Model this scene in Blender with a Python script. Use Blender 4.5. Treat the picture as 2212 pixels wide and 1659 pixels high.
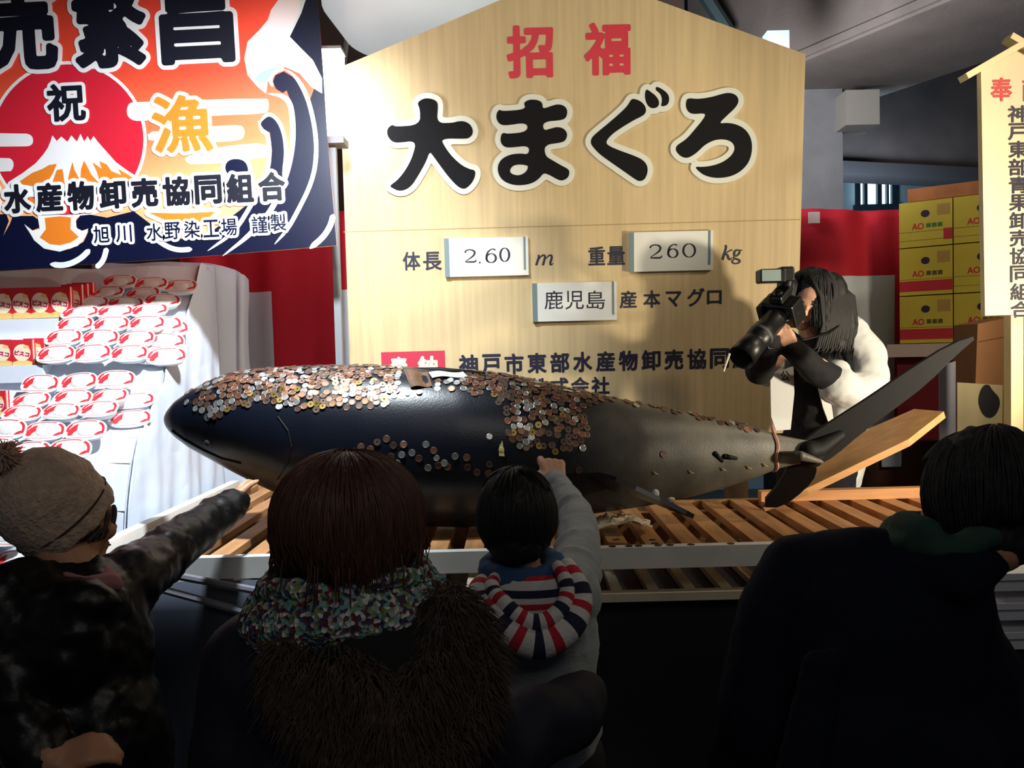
import bpy, bmesh, math, random
import numpy as np
from mathutils import Vector as V, Matrix, Euler
from mathutils.geometry import tessellate_polygon
from mathutils.bvhtree import BVHTree
import mathutils.noise as mnoise
R = math.radians
for o in list(bpy.data.objects): bpy.data.objects.remove(o, do_unlink=True)
SC = bpy.context.scene
COL = SC.collection
random.seed(7)

# ---------------------------------------------------------------- camera, sky, lights, exposure
W_, H_, F_ = 2212.0, 1659.0, 1800.0
EYE = V((0, 0, 1.55)); PITCH, ROLL = R(2.2), R(1.4)
fw = V((0, math.cos(PITCH), -math.sin(PITCH)))
rt = V((math.cos(ROLL), 0, -math.sin(ROLL)))
up = rt.cross(fw).normalized(); rt = fw.cross(up).normalized()
cam = bpy.data.cameras.new('view_camera'); camo = bpy.data.objects.new('view_camera', cam); COL.objects.link(camo)
cam.sensor_width = 36; cam.lens = F_ / W_ * 36; cam.clip_start = .02; cam.clip_end = 100
M = Matrix.Identity(4)
for i in range(3): M[i][0], M[i][1], M[i][2], M[i][3] = rt[i], up[i], -fw[i], EYE[i]
camo.matrix_world = M
SC.camera = camo
def ray(x, y): return (fw + rt * ((x - W_/2) / F_) - up * ((y - H_/2) / F_))
def P(x, y, Y):
    d = ray(x, y); return EYE + d * (Y / d.y)
def proj(p):
    d = p - EYE; k = d.dot(fw); return W_/2 + F_*d.dot(rt)/k, H_/2 - F_*d.dot(up)/k
def mpp(Y): return Y / F_            # metres per pixel at depth Y

world = bpy.data.worlds.new('world'); SC.world = world; world.use_nodes = True
bg = world.node_tree.nodes['Background']; bg.inputs[0].default_value = (.55, .65, 1, 1); bg.inputs[1].default_value = .035
SC.view_settings.view_transform = 'Standard'; SC.view_settings.look = 'None'
SC.view_settings.exposure = 0; SC.view_settings.gamma = 1
def lamp(name, kind, loc, target, power, col, size=.2, spot=None, blend=.5):
    l = bpy.data.lights.new(name, kind); l.energy = power; l.color = col
    o = bpy.data.objects.new(name, l); COL.objects.link(o); o.location = loc
    o.rotation_euler = (V(target) - V(loc)).to_track_quat('-Z', 'Y').to_euler()
    if kind == 'AREA': l.size = size
    elif kind == 'SPOT': l.shadow_soft_size = size; l.spot_size = R(spot); l.spot_blend = blend
    else: l.shadow_soft_size = size
    return o
lamp('flood_light', 'SPOT', (-.52, 2.28, 2.76), (-1.25, 3.4, 1.55), 420, (.86, .94, 1), .07, 118, 1)
lamp('market_light', 'SPOT', (2.5, 2.2, 2.9), (1.5, 3.6, 1.2), 70, (1, .84, .62), .10, 120, .8)
lamp('stall_light', 'SPOT', (2.35, 1.95, 1.35), (.55, 4, 1.98), 185, (1, .87, .66), .06, 80, .7)
lamp('hall_fill', 'AREA', (.5, -1.2, 3.6), (.3, 2.6, 1.0), 11, (1, .92, .82), 1.2)  # added weak overhead fill from behind, lightens the rail and fish front
lamp('aisle_light', 'SPOT', (-.25, -1.6, 3.1), (-.02, 4, 2.66), 360, (1, .90, .70), .12, 25, .4)
lamp('back_light', 'AREA', (2.7, 6.3, 2.3), (3.2, 8.9, 2.6), 45, (.6, .8, 1), .6)
lamp('beam_light', 'SPOT', (1.2, 4.6, 2.75), (2.5, 5.4, 3.7), 120, (.92, .94, 1), .2, 150, .9)

# ---------------------------------------------------------------- materials
def lin(c): return tuple((v/12.92 if v <= .04045 else ((v+.055)/1.055)**2.4) for v in [x/255 for x in c])
MATS = {}
def mat(name, rgb, rough=.6, metal=0, nz=0, nscale=20, bump=0, bscale=60, spec=.5, stretch=(1,1,1), emit=0, coat=0, sheen=0, alpha=1, sss=0, trans=0):
    if name in MATS: return MATS[name]
    m = bpy.data.materials.new(name); m.use_nodes = True; MATS[name] = m
    nt = m.node_tree; b = nt.nodes['Principled BSDF']; c = lin(rgb)
    b.inputs['Base Color'].default_value = (*c, 1); b.inputs['Roughness'].default_value = rough
    b.inputs['Metallic'].default_value = metal; b.inputs['Specular IOR Level'].default_value = spec
    if coat: b.inputs['Coat Weight'].default_value = coat; b.inputs['Coat Roughness'].default_value = .1
    if sheen: b.inputs['Sheen Weight'].default_value = sheen
    if sss: b.inputs['Subsurface Weight'].default_value = sss; b.inputs['Subsurface Radius'].default_value = (.01, .004, .002)
    if alpha < 1: b.inputs['Alpha'].default_value = alpha
    if emit: b.inputs['Emission Color'].default_value = (*c, 1); b.inputs['Emission Strength'].default_value = emit
    if trans:
        t_ = nt.nodes.new('ShaderNodeBsdfTranslucent'); t_.inputs[0].default_value = (*c, 1); x_ = nt.nodes.new('ShaderNodeMixShader'); x_.inputs[0].default_value = trans
        nt.links.new(b.outputs[0], x_.inputs[1]); nt.links.new(t_.outputs[0], x_.inputs[2]); nt.links.new(x_.outputs[0], nt.nodes['Material Output'].inputs[0])
    if nz or bump:
        tc = nt.nodes.new('ShaderNodeTexCoord'); mp = nt.nodes.new('ShaderNodeMapping'); mp.inputs['Scale'].default_value = stretch
        nt.links.new(tc.outputs['Object'], mp.inputs[0])
    if nz:
        n = nt.nodes.new('ShaderNodeTexNoise'); n.inputs['Scale'].default_value = nscale; n.inputs['Detail'].default_value = 5
        nt.links.new(mp.outputs[0], n.inputs[0])
        r = nt.nodes.new('ShaderNodeValToRGB')
        r.color_ramp.elements[0].position = .3; r.color_ramp.elements[1].position = .7
        r.color_ramp.elements[0].color = (*[max(0, v*(1-nz)) for v in c], 1); r.color_ramp.elements[1].color = (*[min(1, v*(1+nz)) for v in c], 1)
        nt.links.new(n.outputs[0], r.inputs[0]); nt.links.new(r.outputs[0], b.inputs['Base Color'])
    if bump:
        n2 = nt.nodes.new('ShaderNodeTexNoise'); n2.inputs['Scale'].default_value = bscale; n2.inputs['Detail'].default_value = 3
        nt.links.new(mp.outputs[0], n2.inputs[0])
        bp = nt.nodes.new('ShaderNodeBump'); bp.inputs['Strength'].default_value = bump; bp.inputs['Distance'].default_value = .01
        nt.links.new(n2.outputs[0], bp.inputs['Height']); nt.links.new(bp.outputs[0], b.inputs['Normal'])
    return m
def ramp_mat(name, stops, coord, axis, scale, rough=.8, const=True, bump=0, bscale=80, mix_noise=0, sheen=0):
    """stripes: a colour ramp run along one axis of UV or object space, repeating"""
    m = bpy.data.materials.new(name); m.use_nodes = True; nt = m.node_tree; b = nt.nodes['Principled BSDF']
    b.inputs['Roughness'].default_value = rough
    if sheen: b.inputs['Sheen Weight'].default_value = sheen
    tc = nt.nodes.new('ShaderNodeTexCoord'); sp = nt.nodes.new('ShaderNodeSeparateXYZ'); nt.links.new(tc.outputs[coord], sp.inputs[0])
    mu = nt.nodes.new('ShaderNodeMath'); mu.operation = 'MULTIPLY'; mu.inputs[1].default_value = scale; nt.links.new(sp.outputs[axis], mu.inputs[0])
    fr = nt.nodes.new('ShaderNodeMath'); fr.operation = 'FRACT'; nt.links.new(mu.outputs[0], fr.inputs[0])
    r = nt.nodes.new('ShaderNodeValToRGB'); r.color_ramp.interpolation = 'CONSTANT' if const else 'LINEAR'
    e = r.color_ramp.elements
    while len(e) < len(stops): e.new(.5)
    for el, (p, c) in zip(e, stops): el.position = p
    for el, (p, c) in zip(e, stops): el.color = (*lin(c), 1)
    nt.links.new(fr.outputs[0], r.inputs[0]); nt.links.new(r.outputs[0], b.inputs['Base Color'])
    if bump:
        n2 = nt.nodes.new('ShaderNodeTexNoise'); n2.inputs['Scale'].default_value = bscale; nt.links.new(tc.outputs['Object'], n2.inputs[0])
        bp = nt.nodes.new('ShaderNodeBump'); bp.inputs['Strength'].default_value = bump; bp.inputs['Distance'].default_value = .01
        nt.links.new(n2.outputs[0], bp.inputs['Height']); nt.links.new(bp.outputs[0], b.inputs['Normal'])
    return m

# ---------------------------------------------------------------- objects, tags
def wloc(o):
    p = V((0, 0, 0))
    while o: p += o.location; o = o.parent
    return p
def tag(o, label=None, cat=None, group=None, kind=None):
    if label: o['label'] = label
    if cat: o['category'] = cat
    if group: o['group'] = group
    if kind: o['kind'] = kind
    return o
def thing(name, loc, label, cat, group=None):
    o = bpy.data.objects.new(name, None); COL.objects.link(o); o.location = loc; o.empty_display_size = .05
    return tag(o, label, cat, group)
def link_mesh(name, me, mats, parent=None, smooth=False, base=None):
    """me is in world coordinates; the origin goes to the parent's base, or to the mesh's own base"""
    for m in (mats if isinstance(mats, (list, tuple)) else [mats]): me.materials.append(m)
    o = bpy.data.objects.new(name, me); COL.objects.link(o)
    if parent: off = wloc(parent); o.parent = parent
    else:
        cs = [v.co for v in me.vertices]
        off = V(base) if base else V(((min(c.x for c in cs)+max(c.x for c in cs))/2, (min(c.y for c in cs)+max(c.y for c in cs))/2, min(c.z for c in cs)))
        o.location = off
    me.transform(Matrix.Translation(-off))
    if smooth: me.polygons.foreach_set('use_smooth', [True]*len(me.polygons))
    me.update()
    return o

class Plane:
    """a flat surface in the place: origin, along, up, and out towards the viewer"""
    def __init__(s, o, u, v):
        s.o = V(o); s.u = V(u).normalized(); s.n = s.u.cross(V(v)).normalized(); s.v = s.n.cross(s.u).normalized()
    def w(s, a, b, h=0): return s.o + s.u*a + s.v*b + s.n*h
    def px(s, x, y):
        d = ray(x, y); t = (s.o - EYE).dot(s.n) / d.dot(s.n); q = EYE + d*t - s.o
        return (q.dot(s.u), q.dot(s.v))
    def pts(s, L, ox=0, oy=0, k=1): return [s.px(ox + x/k, oy + y/k) for x, y in L]
def chaikin(L, n=2, closed=True):
    for _ in range(n):
        o = []; m = len(L)
        rng = range(m if closed else m-1)
        if not closed: o.append(L[0])
        for i in rng:
            a, b = L[i], L[(i+1) % m]
            o.append((a[0]*.75+b[0]*.25, a[1]*.75+b[1]*.25)); o.append((a[0]*.25+b[0]*.75, a[1]*.25+b[1]*.75))
        if not closed: o.append(L[-1])
        L = o
    return L
TEXT = {}
def text2d(s, shear=0):
    """outline mesh of a string in unit size: (verts, faces), from Blender's own built-in font"""
    key = (s, shear)
    if key not in TEXT:
        c = bpy.data.curves.new('t', 'FONT'); c.body = s; c.size = 1; c.resolution_u = 3; c.shear = shear
        o = bpy.data.objects.new('t', c); COL.objects.link(o)
        dg = bpy.context.evaluated_depsgraph_get(); me = bpy.data.meshes.new_from_object(o.evaluated_get(dg))
        vs = [(v.co.x, v.co.y) for v in me.vertices]; fs = [tuple(p.vertices) for p in me.polygons]
        bpy.data.objects.remove(o); bpy.data.curves.remove(c); bpy.data.meshes.remove(me)
        # weld
        idx = {}; mp = []; out = []
        for q in vs:
            k = (round(q[0], 5), round(q[1], 5))
            if k not in idx: idx[k] = len(out); out.append(q)
            mp.append(idx[k])
        fs = [tuple(mp[i] for i in f) for f in fs]; fs = [f for f in fs if len(set(f)) == len(f)]
        TEXT[key] = (out, fs)
    return TEXT[key]
class MB:
    def __init__(s): s.v = []; s.f = []; s.m = []; s.uv = []
    def add(s, vs, fs, m=0):
        b = len(s.v); s.v += [V(q) for q in vs]
        for f in fs: s.f.append(tuple(b+i for i in f)); s.m.append(m)
    def box(s, lo, hi, m=0, M=None):
        (a, b, c), (d, e, g) = lo, hi
        vs = [V(q) for q in ((a,b,c),(d,b,c),(d,e,c),(a,e,c),(a,b,g),(d,b,g),(d,e,g),(a,e,g))]
        if M: vs = [M @ q for q in vs]
        s.add(vs, [(3,2,1,0),(4,5,6,7),(0,1,5,4),(1,2,6,5),(2,3,7,6),(3,0,4,7)], m)
    def pbox(s, pl, a0, b0, a1, b1, h0, h1, m=0):
        s.flat(pl, [(a0,b0),(a1,b0),(a1,b1),(a0,b1)], h1, h1-h0, m)
    def flat(s, pl, pts, h=0, thick=0, m=0, holes=(), sidem=None):
        loops = [list(pts)] + [list(q) for q in holes]
        allp = [q for L in loops for q in L]
        tris = tessellate_polygon([[V((x, y, 0)) for x, y in L] for L in loops])
        fs = []
        for t in tris:
            a, b, c = [allp[i] for i in t]
            ar = (b[0]-a[0])*(c[1]-a[1]) - (b[1]-a[1])*(c[0]-a[0])
            if abs(ar) < 1e-12: continue
            fs.append(tuple(t) if ar > 0 else (t[0], t[2], t[1]))
        n = len(allp)
        s.add([pl.w(x, y, h) for x, y in allp], fs, m)
        if thick:
            sm = m if sidem is None else sidem
            s.add([pl.w(x, y, h-thick) for x, y in allp], [f[::-1] for f in fs], sm)
            i0 = 0
            for L in loops:
                k = len(L); vs = [pl.w(x, y, h-thick) for x, y in L] + [pl.w(x, y, h) for x, y in L]
                s.add(vs, [(i, (i+1) % k, k+(i+1) % k, k+i) for i in range(k)], sm)
    def region(s, pl, segs, r, h, m=0, thick=0, step=None):
        """everything within r of a filled outline (given as 2D segments), as one clean flat piece"""
        S = np.array(segs, float); lo = S.reshape(-1, 2).min(0)-r-.0001; hi = S.reshape(-1, 2).max(0)+r+.0001
        step = step or max(hi-lo)/64
        nx, ny = int((hi[0]-lo[0])/step)+3, int((hi[1]-lo[1])/step)+3
        gx = lo[0]+(np.arange(nx)-.5)*step; gy = lo[1]+(np.arange(ny)-.5)*step
        X, Y = np.meshgrid(gx, gy); D = np.full(X.shape, 1e9); ins = np.zeros(X.shape, bool)
        for (ax, ay), (bx, by) in S:
            dx, dy = bx-ax, by-ay; L = dx*dx+dy*dy
            if L < 1e-16: continue
            t = np.clip(((X-ax)*dx+(Y-ay)*dy)/L, 0, 1); D = np.minimum(D, (X-ax-t*dx)**2+(Y-ay-t*dy)**2)
            if ay != by:
                c = (ay > Y) != (by > Y); ins ^= c & (X < ax+(Y-ay)*dx/dy)
        Fv = np.where(ins, -1, 1)*np.sqrt(D)-r; Fv[np.abs(Fv) < 1e-7] = 1e-7
        I = Fv < 0; cnt = I[:-1, :-1].astype(int)+I[1:, :-1]+I[:-1, 1:]+I[1:, 1:]
        vid = {}; vs = []; fs = []; bd = []
        def vert(k, x, y):
            if k not in vid: vid[k] = len(vs); vs.append((x, y))
            return vid[k]
        for j in range(ny-1):
            i = 0; row = cnt[j]
            while i < nx-1:
                if row[i] == 4:
                    k = i
                    while k < nx-1 and row[k] == 4: k += 1
                    fs.append((vert((i, j), gx[i], gy[j]), vert((k, j), gx[k], gy[j]), vert((k, j+1), gx[k], gy[j+1]), vert((i, j+1), gx[i], gy[j+1]))); i = k; continue
                if row[i] > 0:
                    cs = [(i, j), (i+1, j), (i+1, j+1), (i, j+1)]; poly = []; ex = []
                    for q in range(4):
                        a, c = cs[q], cs[(q+1) % 4]; fa, fc = Fv[a[1], a[0]], Fv[c[1], c[0]]
                        if fa < 0: poly.append(vert(a, gx[a[0]], gy[a[1]]))
                        if (fa < 0) != (fc < 0):
                            t = fa/(fa-fc); kk = (min(a, c), max(a, c))
                            v = vert(kk, gx[a[0]]+(gx[c[0]]-gx[a[0]])*t, gy[a[1]]+(gy[c[1]]-gy[a[1]])*t); poly.append(v); ex.append((v, fa < 0))
                    if len(poly) > 2: fs.append(tuple(poly))
                    for q in range(len(ex)):
                        if ex[q][1]: bd.append((ex[q][0], ex[(q+1) % len(ex)][0]))
                i += 1
        n = len(vs)
        s.add([pl.w(x, y, h) for x, y in vs], fs, m)
        if thick:
            s.add([pl.w(x, y, h) for x, y in vs]+[pl.w(x, y, h-thick) for x, y in vs], [(a, n+a, n+c, c) for a, c in bd], m)
    def loops(s, pl, LL, r, h, m=0, thick=0, step=None):
        s.region(pl, [(L[i], L[(i+1) % len(L)]) for L in LL for i in range(len(L))], r, h, m, thick, step)
    def text(s, pl, st, ca, cb, w, hh, h, m=0, bold=0, out=0, outm=None, rot=0, shear=0, thick=0):
        """string centred at (ca, cb) of the plane, fitted to w x hh (either may be None); bold and out in metres"""
        vs, fs = text2d(st, shear)
        x0, x1 = min(q[0] for q in vs), max(q[0] for q in vs); y0, y1 = min(q[1] for q in vs), max(q[1] for q in vs)
        kx = (w-2*bold)/(x1-x0) if w else None; ky = (hh-2*bold)/(y1-y0) if hh else None
        kx = kx or ky; ky = ky or kx; c, sn = math.cos(rot), math.sin(rot)
        T = lambda q: (ca + ((q[0]-(x0+x1)/2)*kx)*c - ((q[1]-(y0+y1)/2)*ky)*sn, cb + ((q[0]-(x0+x1)/2)*kx)*sn + ((q[1]-(y0+y1)/2)*ky)*c)
        p2 = [T(q) for q in vs]
        cnt = {}
        for f in fs:
            for i in range(len(f)):
                e = tuple(sorted((f[i], f[(i+1) % len(f)]))); cnt[e] = cnt.get(e, 0)+1
        E = [(p2[a], p2[b]) for (a, b), k in cnt.items() if k == 1]
        if not bold: s.add([pl.w(x, y, h) for x, y in p2], fs, m)
        else: s.region(pl, E, bold, h, m, thick)
        if out: s.region(pl, E, bold+out, h-.0006, outm)
    def stroke(s, pl, pts, ws, h, m=0, closed=False):
        """brush stroke of varying width"""
        pts = list(pts); n = len(pts)
        if not isinstance(ws, (list, tuple)): ws = [ws]*n
        L, Rr = [], []
        for i in range(n):
            a = pts[max(0, i-1)] if not closed else pts[i-1]; b = pts[min(n-1, i+1)] if not closed else pts[(i+1) % n]
            dx, dy = b[0]-a[0], b[1]-a[1]; d = math.hypot(dx, dy) or 1
            L.append((pts[i][0]-dy/d*ws[i]/2, pts[i][1]+dx/d*ws[i]/2)); Rr.append((pts[i][0]+dy/d*ws[i]/2, pts[i][1]-dx/d*ws[i]/2))
        vs = [pl.w(x, y, h) for x, y in L] + [pl.w(x, y, h) for x, y in Rr]
        k = n if closed else n-1
        s.add(vs, [(n+i, n+(i+1) % n, (i+1) % n, i) for i in range(k)], m)
    def tube(s, pts, rs, seg=8, m=0, caps=True, flatz=None):
        pts = [V(p) for p in pts]; n = len(pts)
        if not isinstance(rs, (list, tuple)): rs = [rs]*n
        ref = None; vs = []
        for i in range(n):
            t = (pts[min(n-1, i+1)] - pts[max(0, i-1)]).normalized()
            if ref is None: ref = t.orthogonal().normalized()
            ref = (ref - t*ref.dot(t)); ref = ref.normalized() if ref.length > 1e-6 else t.orthogonal().normalized()
            bi = t.cross(ref)
            for j in range(seg):
                a = 2*math.pi*j/seg; vs.append(pts[i] + (ref*math.cos(a) + bi*math.sin(a))*rs[i])
        fs = [(i*seg+j, i*seg+(j+1) % seg, (i+1)*seg+(j+1) % seg, (i+1)*seg+j) for i in range(n-1) for j in range(seg)]
        if caps: fs += [tuple(range(seg))[::-1], tuple((n-1)*seg+j for j in range(seg))]
        s.add(vs, fs, m)
    def lathe(s, prof, c, ax=(0,0,1), seg=24, m=0, sx=1, sy=1):
        ax = V(ax).normalized(); u = ax.orthogonal().normalized(); w = ax.cross(u); c = V(c); vs = []
        for r, z in prof:
            for j in range(seg):
                a = 2*math.pi*j/seg; vs.append(c + ax*z + u*(r*math.cos(a)*sx) + w*(r*math.sin(a)*sy))
        n = len(prof)
        fs = [(i*seg+j, i*seg+(j+1) % seg, (i+1)*seg+(j+1) % seg, (i+1)*seg+j) for i in range(n-1) for j in range(seg)]
        fs += [tuple(range(seg))[::-1], tuple((n-1)*seg+j for j in range(seg))]
        s.add(vs, fs, m)
    def ell(s, c, r, rot=None, m=0, nu=16, nv=10):
        c = V(c); vs = []
        if not isinstance(r, (tuple, list)): r = (r, r, r)
        Mx = Euler([R(a) for a in rot]).to_matrix() if rot else Matrix.Identity(3)
        for i in range(1, nv):
            for j in range(nu):
                a, b = math.pi*i/nv, 2*math.pi*j/nu
                vs.append(c + Mx @ V((r[0]*math.sin(a)*math.cos(b), r[1]*math.sin(a)*math.sin(b), r[2]*math.cos(a))))
        vs += [c + Mx @ V((0, 0, r[2])), c - Mx @ V((0, 0, r[2]))]
        k = (nv-1)*nu
        fs = [(i*nu+j, (i+1)*nu+j, (i+1)*nu+(j+1) % nu, i*nu+(j+1) % nu) for i in range(nv-2) for j in range(nu)]
        fs += [(k, j, (j+1) % nu) for j in range(nu)] + [(k+1, (nv-2)*nu+(j+1) % nu, (nv-2)*nu+j) for j in range(nu)]
        s.add(vs, fs, m)
    def cap(s, pts, rs, m=0):
        """tapered limb with rounded ends"""
        s.tube(pts, rs, 14, m)
        n = len(pts)
        for i in range(n): s.ell(pts[i], (rs[i] if isinstance(rs, (list, tuple)) else rs)*.995, m=m, nu=14, nv=8)
    def sheet(s, fn, nu, nv, m=0, uv=False):
        """grid surface fn(u,v) with u,v in 0..1"""
        b = len(s.v)
        vs = [fn(i/nu, j/nv) for j in range(nv+1) for i in range(nu+1)]
        fs = [(j*(nu+1)+i, j*(nu+1)+i+1, (j+1)*(nu+1)+i+1, (j+1)*(nu+1)+i) for j in range(nv) for i in range(nu)]
        mm = m if callable(m) else None
        if mm:
            s.v += [V(q) for q in vs]
            for j in range(nv):
                for i in range(nu): s.f.append(tuple(b+q for q in fs[j*nu+i])); s.m.append(mm((i+.5)/nu, (j+.5)/nv))
        else: s.add(vs, fs, m)
    def mesh(s, name='m'):
        me = bpy.data.meshes.new(name); me.from_pydata([tuple(q) for q in s.v], [], s.f); me.polygons.foreach_set('material_index', s.m); me.update()
        return me
    def build(s, name, mats, parent=None, smooth=False, base=None): return link_mesh(name, s.mesh(name), mats, parent, smooth, base)
def bake(me, mods):
    """mesh with modifiers applied"""
    o = bpy.data.objects.new('tmp', me); COL.objects.link(o)
    for kind, kw in mods:
        md = o.modifiers.new('m', kind)
        for k, v in kw.items(): setattr(md, k, v)
    dg = bpy.context.evaluated_depsgraph_get(); r = bpy.data.meshes.new_from_object(o.evaluated_get(dg))
    bpy.data.objects.remove(o); bpy.data.meshes.remove(me)
    return r
def wrinkle(amp, scale, detail=2):
    t = bpy.data.textures.new('w', 'CLOUDS'); t.noise_scale = scale; t.noise_depth = detail
    return ('DISPLACE', dict(texture=t, strength=amp, mid_level=.5, texture_coords='LOCAL'))
def blob(mb, name, mats, parent=None, vox=.012, sm=6, wr=None, base=None):
    """overlapping limbs and volumes fused into one continuous smooth surface"""
    mods = [('REMESH', dict(mode='VOXEL', voxel_size=vox)), ('SMOOTH', dict(factor=.5, iterations=sm))]
    if wr: mods.append(wrinkle(*wr))
    me = bake(mb.mesh(), mods); me.materials.clear()
    return link_mesh(name, me, mats, parent, True, base)
# ---------------------------------------------------------------- the setting
conc = mat('concrete', (150, 150, 152), .9, nz=.18, nscale=3, bump=.2, bscale=40)
concw = mat('concrete_warm', (128, 118, 112), .9, nz=.15, nscale=3, bump=.2, bscale=40)
dkwall = mat('dark_wall', (82, 66, 58), .9, nz=.2, nscale=2)
grywall = mat('grey_wall', (128, 140, 146), .9, nz=.15, nscale=2)
flr = mat('floor_concrete', (70, 68, 66), .7, nz=.25, nscale=4)
def struct(name, mb, m, **k): return tag(mb.build(name, m, **k), kind='structure')
b = MB(); b.box((-6, -3, -.1), (7, 9.2, 0)); struct('floor', b, flr)
b = MB(); b.box((-6, 9, 0), (7, 9.2, 4.8)); struct('wall_back', b, grywall)
b = MB(); b.box((-6.2, -3, 0), (-6, 9.2, 4.8)); struct('wall_left', b, dkwall)
b = MB(); b.box((7, -3, 0), (7.2, 9.2, 4.8)); struct('wall_right', b, grywall)
b = MB(); b.box((-6, -3, 4.8), (7, 9.2, 4.9)); struct('ceiling', b, mat('ceiling_dark', (64, 72, 74), .9, nz=.2, nscale=2))
# partition behind the left stand, dark timber
b = MB(); b.box((-6, 5.6, 0), (1.2, 5.7, 4.8)); struct('wall_partition', b, dkwall)
# the big girder that runs away to the upper left, its end block, the header across the back
d = V((.46, -.89, 0)).normalized(); nn = V((-d.y, d.x, 0)); A = P(1744, 130, 5.57); zb = A.z
Mx = Matrix((( d.x, nn.x, 0, A.x), (d.y, nn.y, 0, A.y), (0, 0, 1, zb), (0, 0, 0, 1)))
b = MB(); b.box((-1.2, 0, 0), (4.2, 1.15, .95), 0, Mx); b.box((-1.2, -.025, .02), (4.2, 0, .07), 0, Mx)
struct('beam_girder', b, concw)
b = MB(); b.box((-1.0, -1.9, .75), (4.2, -.9, 1.25), 0, Mx); struct('beam_girder_far', b, conc)
q0, q1 = P(1690, 345, 6.7), P(2330, 425, 7.6)
hd = (q1-q0); hd.z = 0; hd.normalize(); hn = V((-hd.y, hd.x, 0)); z0 = P(1733, 375, 6.75).z + .11
Mh = Matrix(((hd.x, hn.x, 0, q0.x), (hd.y, hn.y, 0, q0.y), (0, 0, 1, z0), (0, 0, 0, 1)))
b = MB(); b.box((-.3, 0, 0), (5, .3, 1.75), 0, Mh); struct('beam_header', b, mat('header_brown', (88, 76, 72), .9, nz=.2, nscale=3))
b = MB(); b.box((-.3, -.05, -.1), (5, .3, -.002), 0, Mh); struct('trim_1', b, mat('header_edge', (62, 58, 60), .8))
# column at the left of the opening, and the pale block hanging under the girder
c0 = P(1725, 300, 6.2); c1 = P(1835, 300, 6.2)
b = MB(); b.box((c0.x-.2, 6.2, 0), (c1.x-.05, 6.5, 4.8)); struct('column', b, conc)
k0, k1 = P(1828, 270, 6.0), P(1900, 208, 6.0)
b = MB(); b.box((k0.x, 6.0, k0.z), (k1.x, 6.25, k1.z+.05)); 
tag(b.build('junction_box', mat('pale_plastic', (176, 170, 160), .6)), 'pale square box hanging under the grey ceiling girder', 'fixture box')
# small steel members under the roof behind the board's right slope
for i, (x0, y0, x1, y1, Y) in enumerate(((1490, -60, 1580, 80, 6.0), (1640, -60, 1500, 110, 6.4))):
    b = MB(); b.tube([P(x0, y0, Y), P(x1, y1, Y)], .05, 6)
    struct('beam_steel', b, mat('steel_dark', (60, 80, 84), .6))
b = MB(); q = P(1680, 110, 5.0); b.box((q.x-.06, 5.0, q.z-.09), (q.x+.07, 5.1, q.z+.12))
tag(b.build('wall_plate', mat('pale_blue_plate', (196, 216, 222), .6)), 'small pale blue plate just above the right slope of the big board', 'plate')
# barred window in the back wall
w0, w1 = P(1853, 450, 8.9), P(1932, 372, 8.9)
fr = MB(); gl = MB(); ww, wh = w1.x-w0.x, w1.z-w0.z
pl = Plane((w0.x, 8.9, w0.z), (1, 0, 0), (0, 0, 1))
gl.flat(pl, [(0, .03), (ww-.03, .03), (ww-.03, wh), (0, wh)], 0, .01)
for a0, a1 in ((-.03, .01), (.05, .085), (.19, .235), (.29, .31), (.345, ww+.03)): fr.pbox(pl, a0, 0, a1, wh, 0, .05)
fr.pbox(pl, -.05, -.03, ww+.05, .03, 0, .06); fr.pbox(pl, -.03, wh, ww+.03, wh+.05, 0, .06)
wo = struct('window_1', fr, mat('window_frame_dark', (20, 40, 52), .5))
gl.build('pane', mat('lit_pane', (205, 240, 255), .3, emit=2.2), wo)

# ---------------------------------------------------------------- the big votive board
TILT = R(5.5); O = P(1237, 480, 4.0)
SP = Plane(O, (1, 0, 0), (0, -math.sin(TILT), math.cos(TILT)))
wood = mat('board_wood', (203, 181, 138), .65, nz=.10, nscale=3.2, stretch=(14, 1, .5), bump=.05, bscale=30)
sign = thing('votive_board', (O.x, O.y, 0), 'huge pale wooden votive board with a peaked top and big black brush lettering', 'signboard')
b = MB(); b.flat(SP, SP.pts([(762, 960), (1718, 935), (1740, 117), (1237, -66), (733, 146)]), 0, .05, 0)
# the seam between the two boards
b.flat(SP, SP.pts([(742, 500), (1728, 473), (1728, 475), (742, 502)]), .0005, 0, 1)
b.build('board', [wood, mat('seam_line', (168, 140, 98), .8)], sign)
for px_ in (900, 1600):
    b = MB(); q = SP.w(*SP.px(px_, 950)); b.box((q.x-.05, q.y+.055, 0), (q.x+.05, q.y+.15, q.z+.6))
    b.build('support_post', mat('post_wood', (150, 120, 80), .8), sign)
MPX = mpp(4.0)
blk = mat('lettering_black', (10, 9, 14), .7, spec=.2); ink = mat('lettering_ink', (20, 22, 48), .6); redp = mat('lettering_red', (206, 34, 58), .55)
for ch, x, y in (('招', 1145, 112), ('福', 1312, 106)):
    b = MB(); b.text(SP, ch, *SP.px(x, y), 98*MPX, 106*MPX, .002, 0, bold=3.4*MPX)
    b.build('greeting_lettering', redp, sign)
G3, G4 = (680, 0), (1250, 0); KK = 3.318
dai = [(735,742),(770,715),(805,707),(850,715),(880,735),(884,770),(876,885),(985,885),(1030,872),(1075,872),(1115,895),(1135,935),(1130,970),(1105,992),(1080,998),(905,995),(930,1050),(980,1120),(1050,1185),(1110,1215),(1150,1222),(1152,1260),(1130,1310),(1090,1350),(1060,1357),(1020,1335),(960,1270),(900,1190),(850,1120),(825,1088),(800,1160),(750,1250),(700,1330),(650,1365),(600,1370),(560,1350),(536,1335),(600,1290),(660,1210),(705,1120),(730,1010),(600,1027),(560,1020),(530,990),(518,950),(530,915),(562,896),(580,912),(755,898),(758,790)]
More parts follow.
